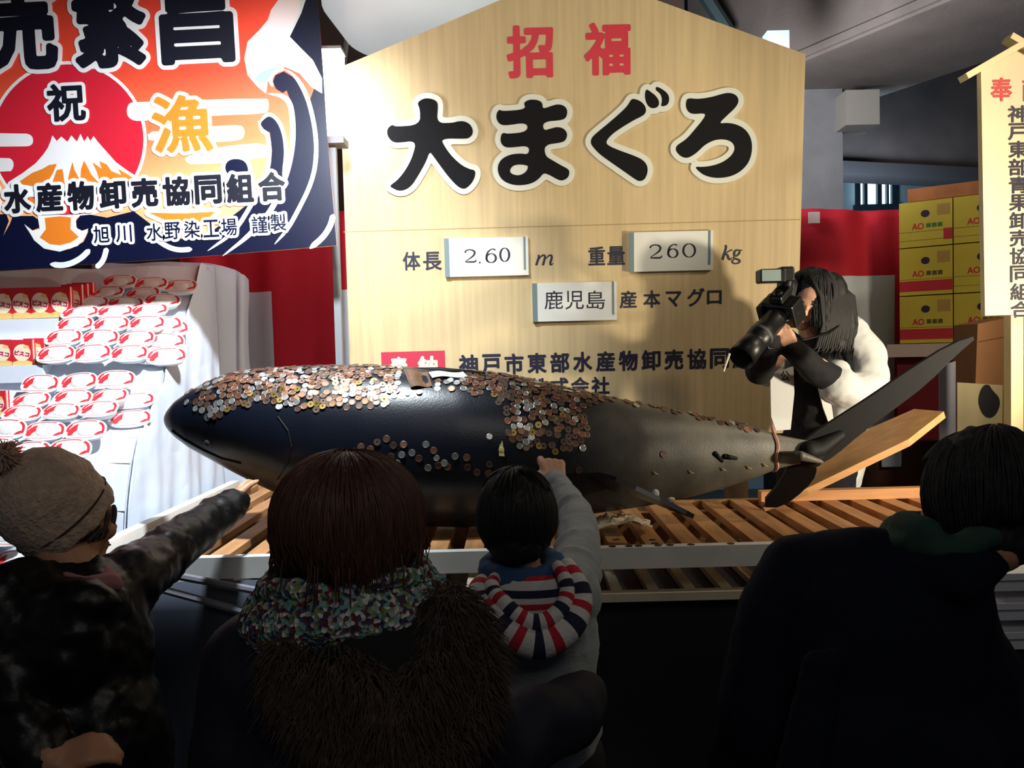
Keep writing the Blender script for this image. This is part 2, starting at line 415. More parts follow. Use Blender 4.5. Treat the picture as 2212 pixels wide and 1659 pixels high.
ma = [(1495,742),(1530,720),(1570,717),(1610,725),(1632,745),(1632,785),(1690,765),(1740,750),(1785,760),(1810,790),(1805,840),(1775,865),(1635,875),(1638,940),(1690,925),(1740,912),(1785,925),(1810,960),(1800,1005),(1770,1025),(1645,1040),(1650,1120),(1700,1150),(1760,1185),(1818,1215),(1825,1240),(1815,1275),(1775,1298),(1740,1290),(1690,1260),(1640,1240),(1610,1280),(1560,1315),(1490,1330),(1420,1328),(1350,1300),(1315,1250),(1310,1190),(1340,1140),(1400,1110),(1470,1102),(1535,1110),(1535,1045),(1400,1062),(1355,1055),(1330,1020),(1335,970),(1352,953),(1380,964),(1525,948),(1522,880),(1360,905),(1320,890),(1300,850),(1305,810),(1325,788),(1345,802),(1515,787)]
mah = [(1400,1215),(1420,1190),(1460,1180),(1510,1185),(1532,1195),(1515,1235),(1470,1260),(1425,1255),(1400,1238)]
gu = [(375,712),(410,715),(450,735),(478,770),(480,810),(455,835),(400,860),(300,920),(230,970),(190,1022),(215,1050),(300,1085),(400,1120),(460,1150),(490,1190),(492,1240),(470,1290),(435,1302),(410,1292),(350,1250),(250,1180),(150,1110),(95,1050),(83,1020),(95,985),(140,945),(220,880),(300,810),(350,760)]
g1 = [(480,640),(510,660),(550,690),(575,730),(570,765),(540,782),(505,775),(480,740),(470,690)]
g2 = [(552,622),(600,645),(640,680),(647,720),(635,755),(600,767),(586,762),(595,730),(590,690),(570,665),(548,650)]
ro = [(778,706),(850,715),(950,700),(1040,672),(1090,670),(1130,690),(1144,730),(1120,775),(1060,830),(998,890),(1060,883),(1130,895),(1190,930),(1230,990),(1240,1070),(1220,1160),(1160,1230),(1080,1270),(980,1280),(900,1262),(850,1225),(830,1196),(880,1200),(960,1190),(1040,1160),(1100,1110),(1117,1060),(1095,1020),(1040,1000),(970,1005),(900,1040),(850,1090),(810,1120),(770,1137),(730,1125),(695,1090),(693,1055),(715,1035),(770,1000),(830,930),(880,870),(907,828),(890,815),(820,822),(785,810),(765,775),(765,735)]
hmat = mat('foam_board_white', (222, 226, 216), .6)
for chs in (((dai, G3, ()),), ((ma, G3, (mah,)),), ((gu, G4, ()), (g1, G4, ()), (g2, G4, ())), ((ro, G4, ()),)):
    bk = MB(); wt = MB(); LL = []
    for L, g, holes in chs:
        lp = SP.pts(chaikin(L, 2), g[0], g[1], KK); hs = [SP.pts(chaikin(q, 2), g[0], g[1], KK) for q in holes]
        bk.flat(SP, lp, .0135, .001, 0, hs); LL.append(lp); LL += hs
    wt.loops(SP, LL, 11.5*MPX, .0115, 0, .0115, 4*MPX)
    o = wt.build('headline_character', hmat, sign)
    bk.build('lettering', blk, o)
# small lines of writing
lns = (MB(), MB(), MB())
for s, x, y, w, hh in (('体', 889, 564, 38, 40), ('長', 934, 564, 40, 40), ('重', 1289, 553, 36, 40), ('量', 1331, 552, 38, 40),
    ('産', 1357, 647, 37, 38), ('本', 1408, 646, 37, 38), ('マ', 1455, 646, 34, 34), ('グ', 1503, 642, 38, 40), ('ロ', 1543, 642, 32, 30)):
    b = lns[0 if x < 1000 else 1 if y < 600 else 2]; b.text(SP, s, *SP.px(x, y), w*MPX, hh*MPX, .002, 0, bold=.9*MPX)
for b, nm in zip(lns, ('length_lettering', 'weight_lettering', 'origin_lettering')): b.build(nm, ink, sign)
b = MB()
for i, s in enumerate('神戸市東部水産物卸売協同組合'):
    b.text(SP, s, *SP.px(1012+i*49.3, 788-i*1.25), 42*MPX, 45*MPX, .002, 0, bold=1.5*MPX)
b.build('donor_lettering', ink, sign); b = MB()
for i, s in enumerate('株式会社'):
    b.text(SP, s, *SP.px(1165+i*44, 836-i*1), 40*MPX, 40*MPX, .002, 0, bold=1.3*MPX)
b.build('company_lettering', ink, sign)
def strk(pts, ws, ox, oy, k=3.318, pl=SP, h=.002, mb=None, sm=2):
    q = [(x, y, w) for (x, y), w in zip(pts, ws)]
    for _ in range(sm):
        o = [q[0]]
        for a, c in zip(q, q[1:]): o += [tuple(a[j]*.75+c[j]*.25 for j in range(3)), tuple(a[j]*.25+c[j]*.75 for j in range(3))]
        q = o + [q[-1]]
    (mb or b).stroke(pl, pl.pts([(x, y) for x, y, w in q], ox, oy, k), [w/k*MPX for x, y, w in q], h)
# italic m, kg
b = MB()
for pts, ws in (([(1530,340),(1545,335),(1520,408)], [4,16,16]), ([(1538,365),(1560,338),(1580,335),(1585,350),(1568,408)], [6,10,14,16,16]),
                ([(1588,362),(1610,338),(1628,335),(1634,350),(1618,400),(1628,406),(1644,392)], [6,10,14,16,16,10,4])): strk(pts, ws, 700, 450)
b.build('metre_lettering', ink, sign); b = MB()
for pts, ws in (([(1045,268),(1062,266),(1030,370)], [4,18,18]), ([(1100,300),(1080,302),(1045,335)], [12,8,8]), ([(1050,328),(1068,335),(1075,365),(1090,368),(1098,352)], [8,18,18,10,4]),
                ([(1150,300),(1128,298),(1112,320),(1118,342),(1135,340),(1155,318),(1150,300)], [8,14,18,14,12,18,8]), ([(1170,300),(1150,302)], [10,8]),
                ([(1112,342),(1108,356),(1140,366),(1158,376),(1148,392),(1118,398),(1098,386),(1104,370),(1125,360)], [6,12,16,16,12,10,14,10,6])): strk(pts, ws, 1250, 450)
b.build('kilogram_lettering', ink, sign)
# red offering panel
b = MB(); b.flat(SP, SP.pts([(823, 761), (961, 757), (963, 815), (826, 819)]), .0015, .001)
lab = b.build('offering_panel', mat('panel_red', (190, 48, 72), .6), sign)
b = MB(); b.text(SP, '奉', *SP.px(862, 792), 40*MPX, 44*MPX, .0025, 0, bold=2*MPX); b.text(SP, '納', *SP.px(924, 790), 44*MPX, 44*MPX, .0025, 0, bold=2*MPX)
b.build('panel_lettering', mat('panel_cream', (222, 205, 190), .6), lab)
# the three white slide-in plates
pw = mat('plate_white', (226, 228, 222), .45); pg = mat('plate_groove', (110, 128, 136), .5)
for x0, y0, x1, y1, lb in ((960, 516, 1142, 594, 'white plate reading 2.60'), (1357, 503, 1537, 583, 'white plate reading 260'), (1149, 612, 1331, 690, 'white plate with three kanji')):
    (a0, b1), (a1, b0) = SP.px(x0, y0), SP.px(x1, y1)
    b = MB(); b.pbox(SP, a0, b0, a1, b1, 0, .03, 0)
    b.pbox(SP, a0, b0, a0+10*MPX, b1, .03, .036, 1); b.pbox(SP, a1-10*MPX, b0+12*MPX, a1-6*MPX, b1, .03, .034, 1)
    p = tag(b.build('plate', [pw, pg], sign), lb)
    t = MB(); pp = Plane(SP.w(0, 0, .0305), SP.u, SP.v)
    def dig(pts, ws, ox, oy): strk(pts, [max(6, w) for w in ws], ox, oy, 3.318, pp, 0, t, 2)
    Z = lambda cx, cy, rx, ry, ox, oy: t.stroke(pp, pp.pts([(cx+rx*math.cos(a*math.pi/12), cy+ry*math.sin(a*math.pi/12)) for a in range(24)], ox, oy, 3.318), [(5+11*abs(math.cos(a*math.pi/12)))/3.318*MPX for a in range(24)], 0, 0, True)
    two = lambda cx, cy, s, ox, oy: dig([(cx-.40*s, cy-.25*s), (cx-.36*s, cy-.42*s), (cx, cy-.52*s), (cx+.38*s, cy-.36*s), (cx+.30*s, cy-.05*s), (cx-.12*s, cy+.25*s), (cx-.45*s, cy+.47*s), (cx-.1*s, cy+.46*s), (cx+.40*s, cy+.46*s), (cx+.45*s, cy+.28*s)], [14,10,7,16,14,7,6,12,13,5], ox, oy)
    def six(cx, cy, s, ox, oy):
        dig([(cx+.30*s, cy-.40*s), (cx+.1*s, cy-.52*s), (cx-.25*s, cy-.30*s), (cx-.36*s, cy+.1*s), (cx-.25*s, cy+.45*s)], [12,6,12,16,8], ox, oy)
        Z(cx+.0*s, cy+.17*s, .34*s, .32*s, ox, oy)
    if x0 == 960: two(1048, 342, 92, 700, 450); t.flat(pp, pp.pts([(1110,383),(1122,383),(1122,395),(1110,395)][::-1], 700, 450, 3.318)); six(1198, 340, 100, 700, 450); Z(1295, 333, 32, 48, 700, 450)
    elif x0 == 1357: two(552, 310, 98, 1250, 450); six(675, 305, 98, 1250, 450); Z(792, 302, 42, 48, 1250, 450)
    else:
        for ch, x in (('鹿', 1196), ('児', 1241), ('島', 1287)): t.text(pp, ch, *pp.px(x, 648), 40*MPX, 40*MPX, 0, 0, bold=.2*MPX)
    t.build('plate_lettering', ink, p)

# ---------------------------------------------------------------- dyed banner over the stand
BO = P(400, 250, 3.4); BR = .045
BP = Plane(BO, (math.cos(BR), 0, math.sin(BR)), (-math.sin(BR), 0, math.cos(BR))); BM = mpp(3.4)
ban = thing('festival_banner', (BO.x, BO.y, BO.z-.65), 'dyed red and navy festival banner with a sun, a mountain and waves', 'banner')
dye = ramp_mat('banner_dye', [(0, (246, 190, 140)), (.2, (250, 176, 120)), (.33, (248, 120, 74)), (.5, (232, 72, 48)), (.95, (214, 52, 40))], 'Generated', 2, .999, .45, False)
dn = dye.node_tree; t_ = dn.nodes.new('ShaderNodeBsdfTranslucent'); x_ = dn.nodes.new('ShaderNodeMixShader'); x_.inputs[0].default_value = .35; bb_ = dn.nodes['Principled BSDF']
dn.links.new(bb_.inputs[0].links[0].from_socket, t_.inputs[0]); dn.links.new(bb_.outputs[0], x_.inputs[1]); dn.links.new(t_.outputs[0], x_.inputs[2]); dn.links.new(x_.outputs[0], dn.nodes['Material Output'].inputs[0])
navy = mat('dye_navy', (9, 14, 46), .38, trans=.35, bump=.04, bscale=300); wht = mat('dye_white', (236, 240, 240), .55, trans=.35); sred = mat('dye_red', (206, 30, 52), .5, trans=.35)
org = mat('dye_orange', (226, 128, 36), .5, trans=.35); crm = mat('dye_cream', (252, 236, 205), .5, trans=.35); pbl = mat('dye_pale_blue', (150, 186, 232), .45, trans=.35); bink = mat('dye_black', (14, 14, 26), .4)
c = MB()
outl = [(-260, 603), (0, 584), (364, 560), (728, 531), (707, 289), (698, 150), (687, 0), (672, -300), (-260, -250)]
c.flat(BP, BP.pts(outl), 0, 0, 0)
circ = lambda x, y, r, n=64: [(x+r*math.cos(2*math.pi*i/n), y-r*math.sin(2*math.pi*i/n)) for i in range(n)]
K1 = 2.765
hz = [0]
def lay(pts, m, k=1, ox=0, oy=0, sm=0, gr=0, gm=2):
    hz[0] += .00012
    lp = BP.pts(chaikin(pts, sm), ox, oy, k)
    if gr: c.loops(BP, [lp], gr*BM, hz[0], gm); hz[0] += .00012
    c.flat(BP, lp, hz[0], 0, m)
def bstroke(pts, w, k=K1, ox=0, oy=0, m=2):
    hz[0] += .00012; q = chaikin(pts, 3, False); n = len(q)
    c.stroke(BP, BP.pts(q, ox, oy, k), [max(.4, w*min(1, 5*min(t/(n-1), 1.25*(1-t/(n-1)))))*BM/k for t in range(n)], hz[0], m)
lay(circ(147, 302, 170), 2); lay(circ(147, 302, 163), 3)
lay([(-720,795),(150,795),(190,808),(200,840),(190,868),(150,876),(-720,880)], 2, K1, sm=1)
lay([(-720,940),(50,940),(80,960),(82,1000),(60,1030),(-720,1030)], 2, K1, sm=1)
lay([(790,608),(1590,585),(1606,605),(1606,650),(1590,680),(1280,690),(860,722),(800,722),(765,700),(756,665),(765,625)], 2, K1, sm=1)
lay([(880,788),(1000,780),(1300,752),(1440,745),(1462,775),(1458,820),(1430,840),(1290,850),(890,852)], 5, K1, sm=1)
lay([(1100,940),(1280,880),(1610,848),(1612,940),(1500,950),(1480,965),(1150,985),(1115,970)], 5, K1, sm=1)
lay([(470,550),(510,600),(550,560),(605,607),(640,550),(690,605),(722,535),(755,605),(785,558),(812,600),(838,555),(880,610),(960,700),(1040,790),(1150,870),(1280,950),(1340,1100),(0,1100),(80,965),(200,890),(320,800),(390,720),(430,660),(455,600)], 2, 4.147, 0, 160)
for L in ([(165,970),(290,885),(380,850),(440,815),(510,805),(480,880),(440,950),(400,1000),(330,1010),(200,990)], [(470,970),(510,860),(560,850),(570,900),(580,985),(500,985)],
          [(605,1000),(615,920),(650,785),(670,860),(718,950),(690,970),(640,970)], [(722,950),(727,850),(755,775),(790,840),(820,900),(888,975),(800,960),(740,970)],
          [(895,960),(870,880),(830,790),(915,850),(890,780),(960,810),(1000,870),(1088,905),(1060,850),(1150,900),(1250,970),(1150,960),(1050,960),(940,1000)], [(255,1100),(300,1110),(330,1140),(320,1170),(270,1150)]):
    lay(L, 4, 4.147, 0, 160)
# waves
NV = [(-720,1662),(0,1615),(1006,1547),(2012,1466),(1955,800),(1930,415),(1900,0),(1858,-829),(1800,-829),(1790,60),(1720,220),(1790,300),(1850,380),(1880,520),(1850,600),(1800,520),(1750,460),(1695,428),(1645,450),(1630,490),(1650,532),(1690,556),(1712,540),(1738,610),(1756,720),(1754,850),(1725,1000),(1692,1090),(1690,1040),(1702,930),(1692,820),(1662,730),(1612,690),(1572,708),(1558,745),(1585,782),(1612,790),(1625,900),(1615,1000),(1570,1110),(1480,1220),(1350,1320),(1240,1400),(1100,1430),(980,1400),(890,1330),(800,1262),(640,1300),(540,1282),(480,1288),(447,1330),(470,1378),(530,1380),(500,1445),(420,1488),(330,1490),(250,1460),(190,1410),(150,1352),(190,1378),(236,1360),(240,1320),(200,1290),(80,1290),(60,1340),(20,1410),(55,1320),(40,1280),(-720,1290)]
lay(NV, 1, K1)
lay([(1460,350),(1480,250),(1550,180),(1600,120),(1620,60),(1700,-50),(1790,-829),(1870,-829),(1860,-100),(1800,80),(1732,220),(1800,290),(1870,360),(1925,470),(1925,560),(1860,520),(1790,440),(1700,400),(1640,430),(1600,490),(1590,560),(1540,520),(1480,450)], 2, K1)
lay([(1520,465),(1580,420),(1700,390),(1640,430),(1600,480),(1580,500),(1540,490)], 7, K1, sm=1)
lay(chaikin([(1345,985),(1370,955),(1420,948),(1470,965),(1490,1030),(1440,1040),(1400,1020),(1380,1050),(1350,1030)], 2), 1, K1, gr=9)
for L, w in (([(1690,410),(1765,450),(1830,560),(1870,700),(1892,850),(1885,1000),(1850,1120),(1790,1240),(1720,1370),(1640,1460)], 26), ([(1600,560),(1680,570),(1735,610),(1752,740),(1750,860),(1725,1000),(1690,1100),(1630,1250),(1500,1400),(1330,1530)], 32),
             ([(1545,720),(1560,780),(1600,800),(1610,880),(1608,980),(1580,1080),(1500,1230),(1400,1390),(1240,1500)], 26), ([(1850,1485),(1930,1420),(1975,1350),(1992,1280)], 34), ([(300,1578),(390,1588),(480,1550),(540,1490)], 34), ([(575,1600),(620,1560),(640,1480)], 32), ([(920,1420),(1000,1475),(1070,1496),(1150,1488)], 30),
             ([(1550,735),(1600,675),(1660,710),(1700,800),(1712,930),(1690,1060)], 22), ([(1630,520),(1612,470),(1650,425),(1700,412)], 22)):
    bstroke(L, w)
lay([(340,1270),(680,1260),(690,1380),(740,1405),(795,1385),(770,1460),(700,1540),(540,1592),(400,1565),(310,1490),(270,1420),(220,1345),(300,1405),(360,1390)], 2, 4.147, 0, 160)
lay([(405,1290),(540,1275),(640,1285),(635,1390),(710,1460),(640,1510),(540,1535),(450,1525),(360,1465),(415,1390)], 4, 4.147, 0, 160)
lay([(890,1272),(1100,1275),(1290,1265),(1230,1320),(1120,1337),(1000,1320)], 4, K1, gr=9)
c.build('cloth', [dye, navy, wht, sred, org, crm, pbl, pbl], ban)
RT = -.02; H1 = hz[0]+.001
t = MB()
for ch, x, y in (('商', -148, 60), ('売', 43, 54), ('繁', 236, 45), ('昌', 424, 36)):
    t.text(BP, ch, *BP.px(x, y), 158*BM, 200*BM, H1, 0, bold=7.2*BM, out=9*BM, outm=1, rot=RT)
t.build('headline_lettering', [bink, wht], ban); t = MB()
t.text(BP, '祝', *BP.px(144, 222), 82*BM, 80*BM, H1, 0, bold=2.6*BM, out=7*BM, outm=1, rot=RT)
t.build('celebration_lettering', [bink, wht], ban); t = MB()
for i, ch in enumerate('水産物卸売協同組合'):
    t.text(BP, ch, *BP.px(39+i*68.6, 430-i*3.3), 58*BM, 62*BM, H1+.0012, 0, bold=2.6*BM, out=7*BM, outm=1, rot=RT)
t.text(BP, '部', *BP.px(-30, 433), 58*BM, 62*BM, H1+.0012, 0, bold=2.6*BM, out=7*BM, outm=1, rot=RT)
t.build('association_lettering', [bink, wht], ban); t = MB()
for i, (ch, x, y) in enumerate((('旭', 221, 507), ('川', 269, 505), ('水', 335, 502), ('野', 374, 499), ('染', 416, 496), ('工', 457, 494), ('場', 496, 491), ('謹', 562, 486), ('製', 602, 481))):
    t.text(BP, ch, *BP.px(x, y), 34*BM, 37*BM, H1+.0024, 2, bold=.5*BM, out=5.5*BM, outm=1, rot=RT)
t.build('maker_lettering', [bink, wht, navy], ban)
t = MB(); t.text(BP, '漁', *BP.px(394, 268), 128*BM, 122*BM, H1, 0, bold=3.4*BM, out=8*BM, outm=1, rot=RT)
t.build('orange_lettering', [org, crm], ban)

# ---------------------------------------------------------------- the narrow offering board at the right
RO = P(2200, 400, 3.3); RP = Plane(RO, (1, 0, 0), (0, 0, 1)); RM = mpp(3.3)
rs = thing('offering_board', (RO.x, RO.y, 0), 'narrow cream wooden board with a little roof and vertical brush writing', 'signboard')
b = MB(); b.flat(RP, RP.pts([(2128, 682), (2290, 677), (2288, 150), (2205, 98), (2119, 150)]), 0, .03)
b.build('board', mat('board_cream', (238, 222, 184), .6, nz=.04, nscale=3, stretch=(10, 1, .5)), rs)
roofw = mat('roof_wood', (244, 228, 176), .55)
for q0, q1 in (((2076, 172), (2232, 82)), ((2176, 82), (2330, 172))):
    b = MB(); a, e = RP.px(*q0), RP.px(*q1); dx, dy = e[0]-a[0], e[1]-a[1]; l = math.hypot(dx, dy); ny, nx = dx/l*.012, -dy/l*.012
    b.flat(RP, [(a[0]-nx, a[1]-ny), (e[0]-nx, e[1]-ny), (e[0]+nx, e[1]+ny), (a[0]+nx, a[1]+ny)], .045 if q0[0] < 2100 else .03, .06); b.build('roof_bar', roofw, rs)
b = MB(); a, e = RP.px(2194, 678), RP.px(2222, 1000); b.box((RO.x+a[0], RO.y+.031, 0), (RO.x+a[0]+.05, RO.y+.08, RO.z+.3)); b.build('post', roofw, rs)
b = MB()
for ch, x in (('奉', 2163), ('献', 2232)): b.text(RP, ch, *RP.px(x, 193), 46*RM, 50*RM, .002, 0, bold=1.1*RM)
b.build('red_lettering', mat('brush_red', (214, 62, 66), .6), rs)
b = MB()
for i, ch in enumerate('神戸東部青果卸売協同組合'):
    b.text(RP, ch, *RP.px(2199+i*.5, 246+i*38.4), 44*RM, 36*RM, .002, 0, bold=.9*RM)
b.build('black_lettering', mat('brush_ink', (44, 40, 58), .6), rs)

# ---------------------------------------------------------------- red and white striped curtains
cred = mat('curtain_red', (198, 24, 48), .8, bump=.1, bscale=60); cwh = mat('curtain_white', (208, 218, 226), .8, bump=.1, bscale=60)
def curtain(Y, x0, x1, yt, yb, yband, edges, first, label):
    """edges: px columns where the stripes change, first: colour of the leftmost stripe (0 red)"""
    pl0 = Plane(P((x0+x1)/2, 700, Y), (1, 0, 0), (0, 0, 1)); n = 90; m = 40
    bb = MB(); A0 = P(x0, yt, Y); A1 = P(x1, yt, Y); zb = P(x0, yb, Y).z; zband = P((x0+x1)/2, yband, Y).z
    ex = [P(e, 700, Y).x for e in edges]
    xs = sorted(set([A0.x+(A1.x-A0.x)*i/n for i in range(n+1)] + ex)); zt = A0.z
    zs = sorted(set([zb+(zt-zb)*j/m for j in range(m+1)] + [zband]))
    vs = [V((x, Y + .018*math.sin(x*14+z*1.5) + .01*math.sin(x*31), z + .012*math.sin(x*5)*(z > zt-.001))) for z in zs for x in xs]
    N = len(xs)
    for j in range(len(zs)-1):
        for i in range(N-1):
            bb.f.append((j*N+i, j*N+i+1, (j+1)*N+i+1, (j+1)*N+i)); xm = (xs[i]+xs[i+1])/2
            k = (sum(xm > e for e in ex) + first) % 2
            bb.m.append(0 if (zs[j]+zs[j+1])/2 > zband else k)
    bb.v = vs
    me = bake(bb.mesh(), [('SOLIDIFY', dict(thickness=.004))])
    o = link_mesh('striped_curtain', me, [cred, cwh], smooth=True)
    return tag(o, label, 'curtain')
curtain(4.5, 380, 860, 470, 1376, 629, (498, 591, 723), 0, 'red and white striped curtain between the white stand and the big board')
curtain(4.9, 1690, 2330, 455, 1316, 592, (1935, 2035, 2112, 2210), 1, 'red and white striped curtain behind the person with the camera')
q = P(1757, 470, 4.86); b = MB(); b.box((q.x-.03, q.y-.02, q.z-.035), (q.x+.03, q.y+.0, q.z+.03))
tag(b.build('curtain_clip', mat('clip_white', (228, 214, 214), .5)), 'small white clip on the top edge of the right curtain', 'clip')
# the lit white lamp panel between the banner and the board, on its stand
lpz = thing('lamp_panel', (P(716, 200, 3.72).x, 3.72, 0), 'glaring white upright lamp panel between the banner and the big board', 'lamp')
q0, q1 = P(690, 300, 3.7), P(738, 112, 3.7)
b = MB(); b.box((q0.x, 3.66, q0.z), (q1.x, 3.76, q1.z)); b.build('lit_face', mat('lamp_glow', (236, 246, 255), .5, emit=20), lpz)
b = MB(); b.box((q0.x-.005, 3.655, q0.z-.03), (q1.x+.005, 3.765, q0.z)); b.box((q0.x-.005, 3.655, q1.z), (q1.x+.005, 3.765, q1.z+.012)); b.box(((q0.x+q1.x)/2-.015, 3.70, 0), ((q0.x+q1.x)/2+.015, 3.73, q0.z-.03)); b.box((q0.x-.03, 3.6, 0), (q1.x+.08, 3.85, .02)); b.build('lamp_stand', mat('stand_grey', (120, 124, 128), .5), lpz)
# the big white lantern behind the board
b = MB(); q = P(905, -120, 4.9); r = .56
b.lathe([(0, -.0), (.30, .0), (r*.78, .05), (r, .22), (r*1.02, .36), (r*1.02, .8), (r*.9, .95), (0, 1.0)], (q.x, q.y, P(870, 103, 4.9).z), seg=48)
tag(b.build('paper_lantern', mat('lantern_white', (236, 244, 246), .6, emit=.45), smooth=True), 'big round white lantern hanging behind the left slope of the board', 'lantern')
b = MB(); q0, q1 = P(755, 30, 5.4), P(742, 150, 5.4); b.tube([q0, q1], .018, 6); struct('trim_2', b, mat('trim_pale', (150, 140, 130), .7))
# ---------------------------------------------------------------- slatted pallet the fish lies on
ZT = .955; XS, Y2 = -.94, 3.27; X0, X1, Y0, Y1 = -1.31, 1.75, 2.5, 3.95
slw = mat('slat_wood', (178, 128, 82), .6, nz=.25, nscale=6, stretch=(6, .6, 6)); whr = mat('rail_white', (236, 236, 230), .45, nz=.06, nscale=10)
lw = mat('lower_slat', (206, 196, 172), .6, nz=.12, nscale=8); dkp = mat('dark_panel', (38, 34, 40), .8, nz=.2, nscale=4)
pal = thing('slatted_pallet', (.2, 3.2, 0), 'long slatted wooden stand with a white front rail under the fish', 'stand')
b = MB(); b.box((X0, Y0-.02, ZT-.065), (X1, Y0+.015, ZT)); b.build('front_rail', whr, pal)
b = MB(); b.box((X0, Y0-.02, ZT-.165), (X1, Y0+.02, ZT-.14)); b.build('lower_front_rail', lw, pal)
b = MB(); b.box((X0-.04, Y0, ZT-.03), (X0, Y1, ZT+.015)); b.build('side_rail', whr, pal)
b = MB(); b.box((X1, Y0, ZT-.165), (X1+.03, Y2, ZT)); b.build('side_rail', whr, pal)
n = int((X1-X0-.03)/.112)
for i in range(n):
    x = X0+.03+i*.112
    b = MB(); b.box((x, Y0+.015, ZT-.032), (x+.06, Y1 if x < XS else Y2, ZT-.008)); b.build('deck_slat', slw, pal)
    b = MB(); b.box((x, Y0+.02, ZT-.16), (x+.034, Y1 if x < XS else Y2, ZT-.14)); b.build('lower_slat', lw, pal)
b = MB(); b.box((X0, 3.17, ZT-.165), (X1, 3.21, ZT-.034)); b.build('bearer', slw, pal)
b = MB(); b.box((X0, Y1, ZT-.165), (XS, Y1+.03, ZT)); b.build('back_rail', slw, pal)
b = MB(); b.box((XS, Y2, ZT-.165), (X1, Y2+.03, ZT-.01)); b.build('back_rail', slw, pal)
b = MB(); q = P(1645, 1097, 3.2); b.box((q.x, 3.2, ZT-.0075), (X1, 3.245, ZT+.032)); b.build('cross_bar', mat('bar_wood', (196, 140, 88), .6, nz=.2, nscale=5, stretch=(.6, 6, 6)), pal)
b = MB(); b.box((X0+.02, Y0+.04, 0), (XS-.02, Y1-.1, ZT-.17)); b.box((XS-.02, Y0+.04, 0), (X1-.02, Y2-.02, ZT-.17)); b.build('dark_base', dkp, pal)
# a front skirt cloth with pale bands at the left
b = MB()
sk0, sk1 = P(150, 1225, 2.46), P(1000, 1230, 2.46)
def skirt(u, v):
    x = X0-.02 + u*(1.12); z = (ZT-.068)*(1-v)
    return V((x, 2.458+.012*math.sin(x*16)*v - .01*v, z+.004))
b.sheet(skirt, 40, 10)
me = bake(b.mesh(), [('SOLIDIFY', dict(thickness=.006))])
tag(link_mesh('skirt_cloth', me, mat('skirt_blue', (64, 70, 84), .85, nz=.15, nscale=4), smooth=True), 'dark blue-grey skirt cloth hanging below the pallet behind the person in the knit hat', 'cloth')
b = MB()
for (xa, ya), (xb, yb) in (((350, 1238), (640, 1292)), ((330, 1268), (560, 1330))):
    a, e = P(xa, ya, 2.425), P(xb, yb, 2.425); b = MB(); b.tube([a, e], .012, 8)  # thin grey tubes drawn for the two pale bands across the cloth
    tag(b.build('pale_bar', mat('bar_grey', (120, 120, 130), .5)), 'pale grey bar slanting across the skirt cloth, %s of two' % ('upper' if ya < 1250 else 'lower'), 'bar')
# blanket-pale trays behind the crowd at the right edge
tw = mat('tray_pale', (226, 230, 236), .6)
for i in range(3):
    q0 = P(2120, 1232+i*62, 2.3); b = MB()
    b.box((q0.x, 2.25, q0.z-.045), (q0.x+.75, 2.44, q0.z))
    b.box((q0.x-.012, 2.238, q0.z-.012), (q0.x+.76, 2.452, q0.z+.006))
    tag(b.build('fish_tray', tw), 'pale grey tray at the right edge, %s of its stack of three' % ('topmost', 'middle one', 'lowest')[i], 'tray', 'pale trays at the right')
q = P(2120, 1232+2*62, 2.3); b = MB()
b.box((q.x+.02, 2.27, 0), (q.x+.72, 2.42, q.z-.052)); 
for k in range(3): b.box((q.x+.06+.2*k, 2.265, .05), (q.x+.2+.2*k, 2.27, q.z-.1))
tag(b.build('tray_stand', dkp), 'dark low stand carrying the pale trays at the right edge', 'stand')
for i in (0, 1):
    qa = P(2120, 1232+i*62, 2.3); qb = P(2120, 1232+(i+1)*62, 2.3)
# ---------------------------------------------------------------- the tuna
FY = 2.85
PROF = [(355,903,911),(358,893,920),(364,884,930),(380,866,946),(410,845,968),(450,823,990),(500,806,1018),(560,797,1048),(620,793,1075),(700,790,1102),(800,789,1124),(900,793,1134),(1000,797,1136),(1100,809,1130),(1200,831,1118),(1300,853,1104),(1400,874,1090),(1500,894,1070),(1580,910,1048),(1640,925,1028),(1680,939,1012),(1720,947,1003),(1748,952,1000),(1762,962,992),(1770,972,984)]
KX = []; 
for x, t, bt in PROF:
    a, c = P(x, t, FY), P(x, bt, FY); KX.append((a.x, (a.z+c.z)/2, (a.z-c.z)/2))
def fsec(x):
    if x <= KX[0][0]: return KX[0]
    for a, c in zip(KX, KX[1:]):
        if a[0] <= x <= c[0]:
            t = (x-a[0])/(c[0]-a[0]); return (x, a[1]+(c[1]-a[1])*t, a[2]+(c[2]-a[2])*t)
    return KX[-1]
XL = KX[-1][0]-KX[0][0]
def fish_pt(x, th):
    """th: 0 towards the viewer, 90 deg the back, -90 the belly"""
    _, zc, hh = fsec(x); u = (x-KX[0][0])/XL
    hw = hh*(  .86 - .52*max(0, (u-.72)/.28))
    zlow = ZT-.006
    c, s_ = math.cos(th), math.sin(th)
    y = FY - hw*math.copysign(abs(c)**.92, c); z = zc + hh*math.copysign(abs(s_)**1.0, s_)
    if z < zlow: z = zlow + (z-zlow)*.0
    return V((x, y, z))
xs = [KX[0][0]+XL*(i/130)**1.25 for i in range(131)]; NS = 56
b = MB(); vs = [fish_pt(x, 2*math.pi*j/NS) for x in xs for j in range(NS)]
fs = [(i*NS+j, i*NS+(j+1) % NS, (i+1)*NS+(j+1) % NS, (i+1)*NS+j) for i in range(130) for j in range(NS)] + [tuple(range(NS))[::-1], tuple(130*NS+j for j in range(NS))]
b.add(vs, [f[::-1] for f in fs])
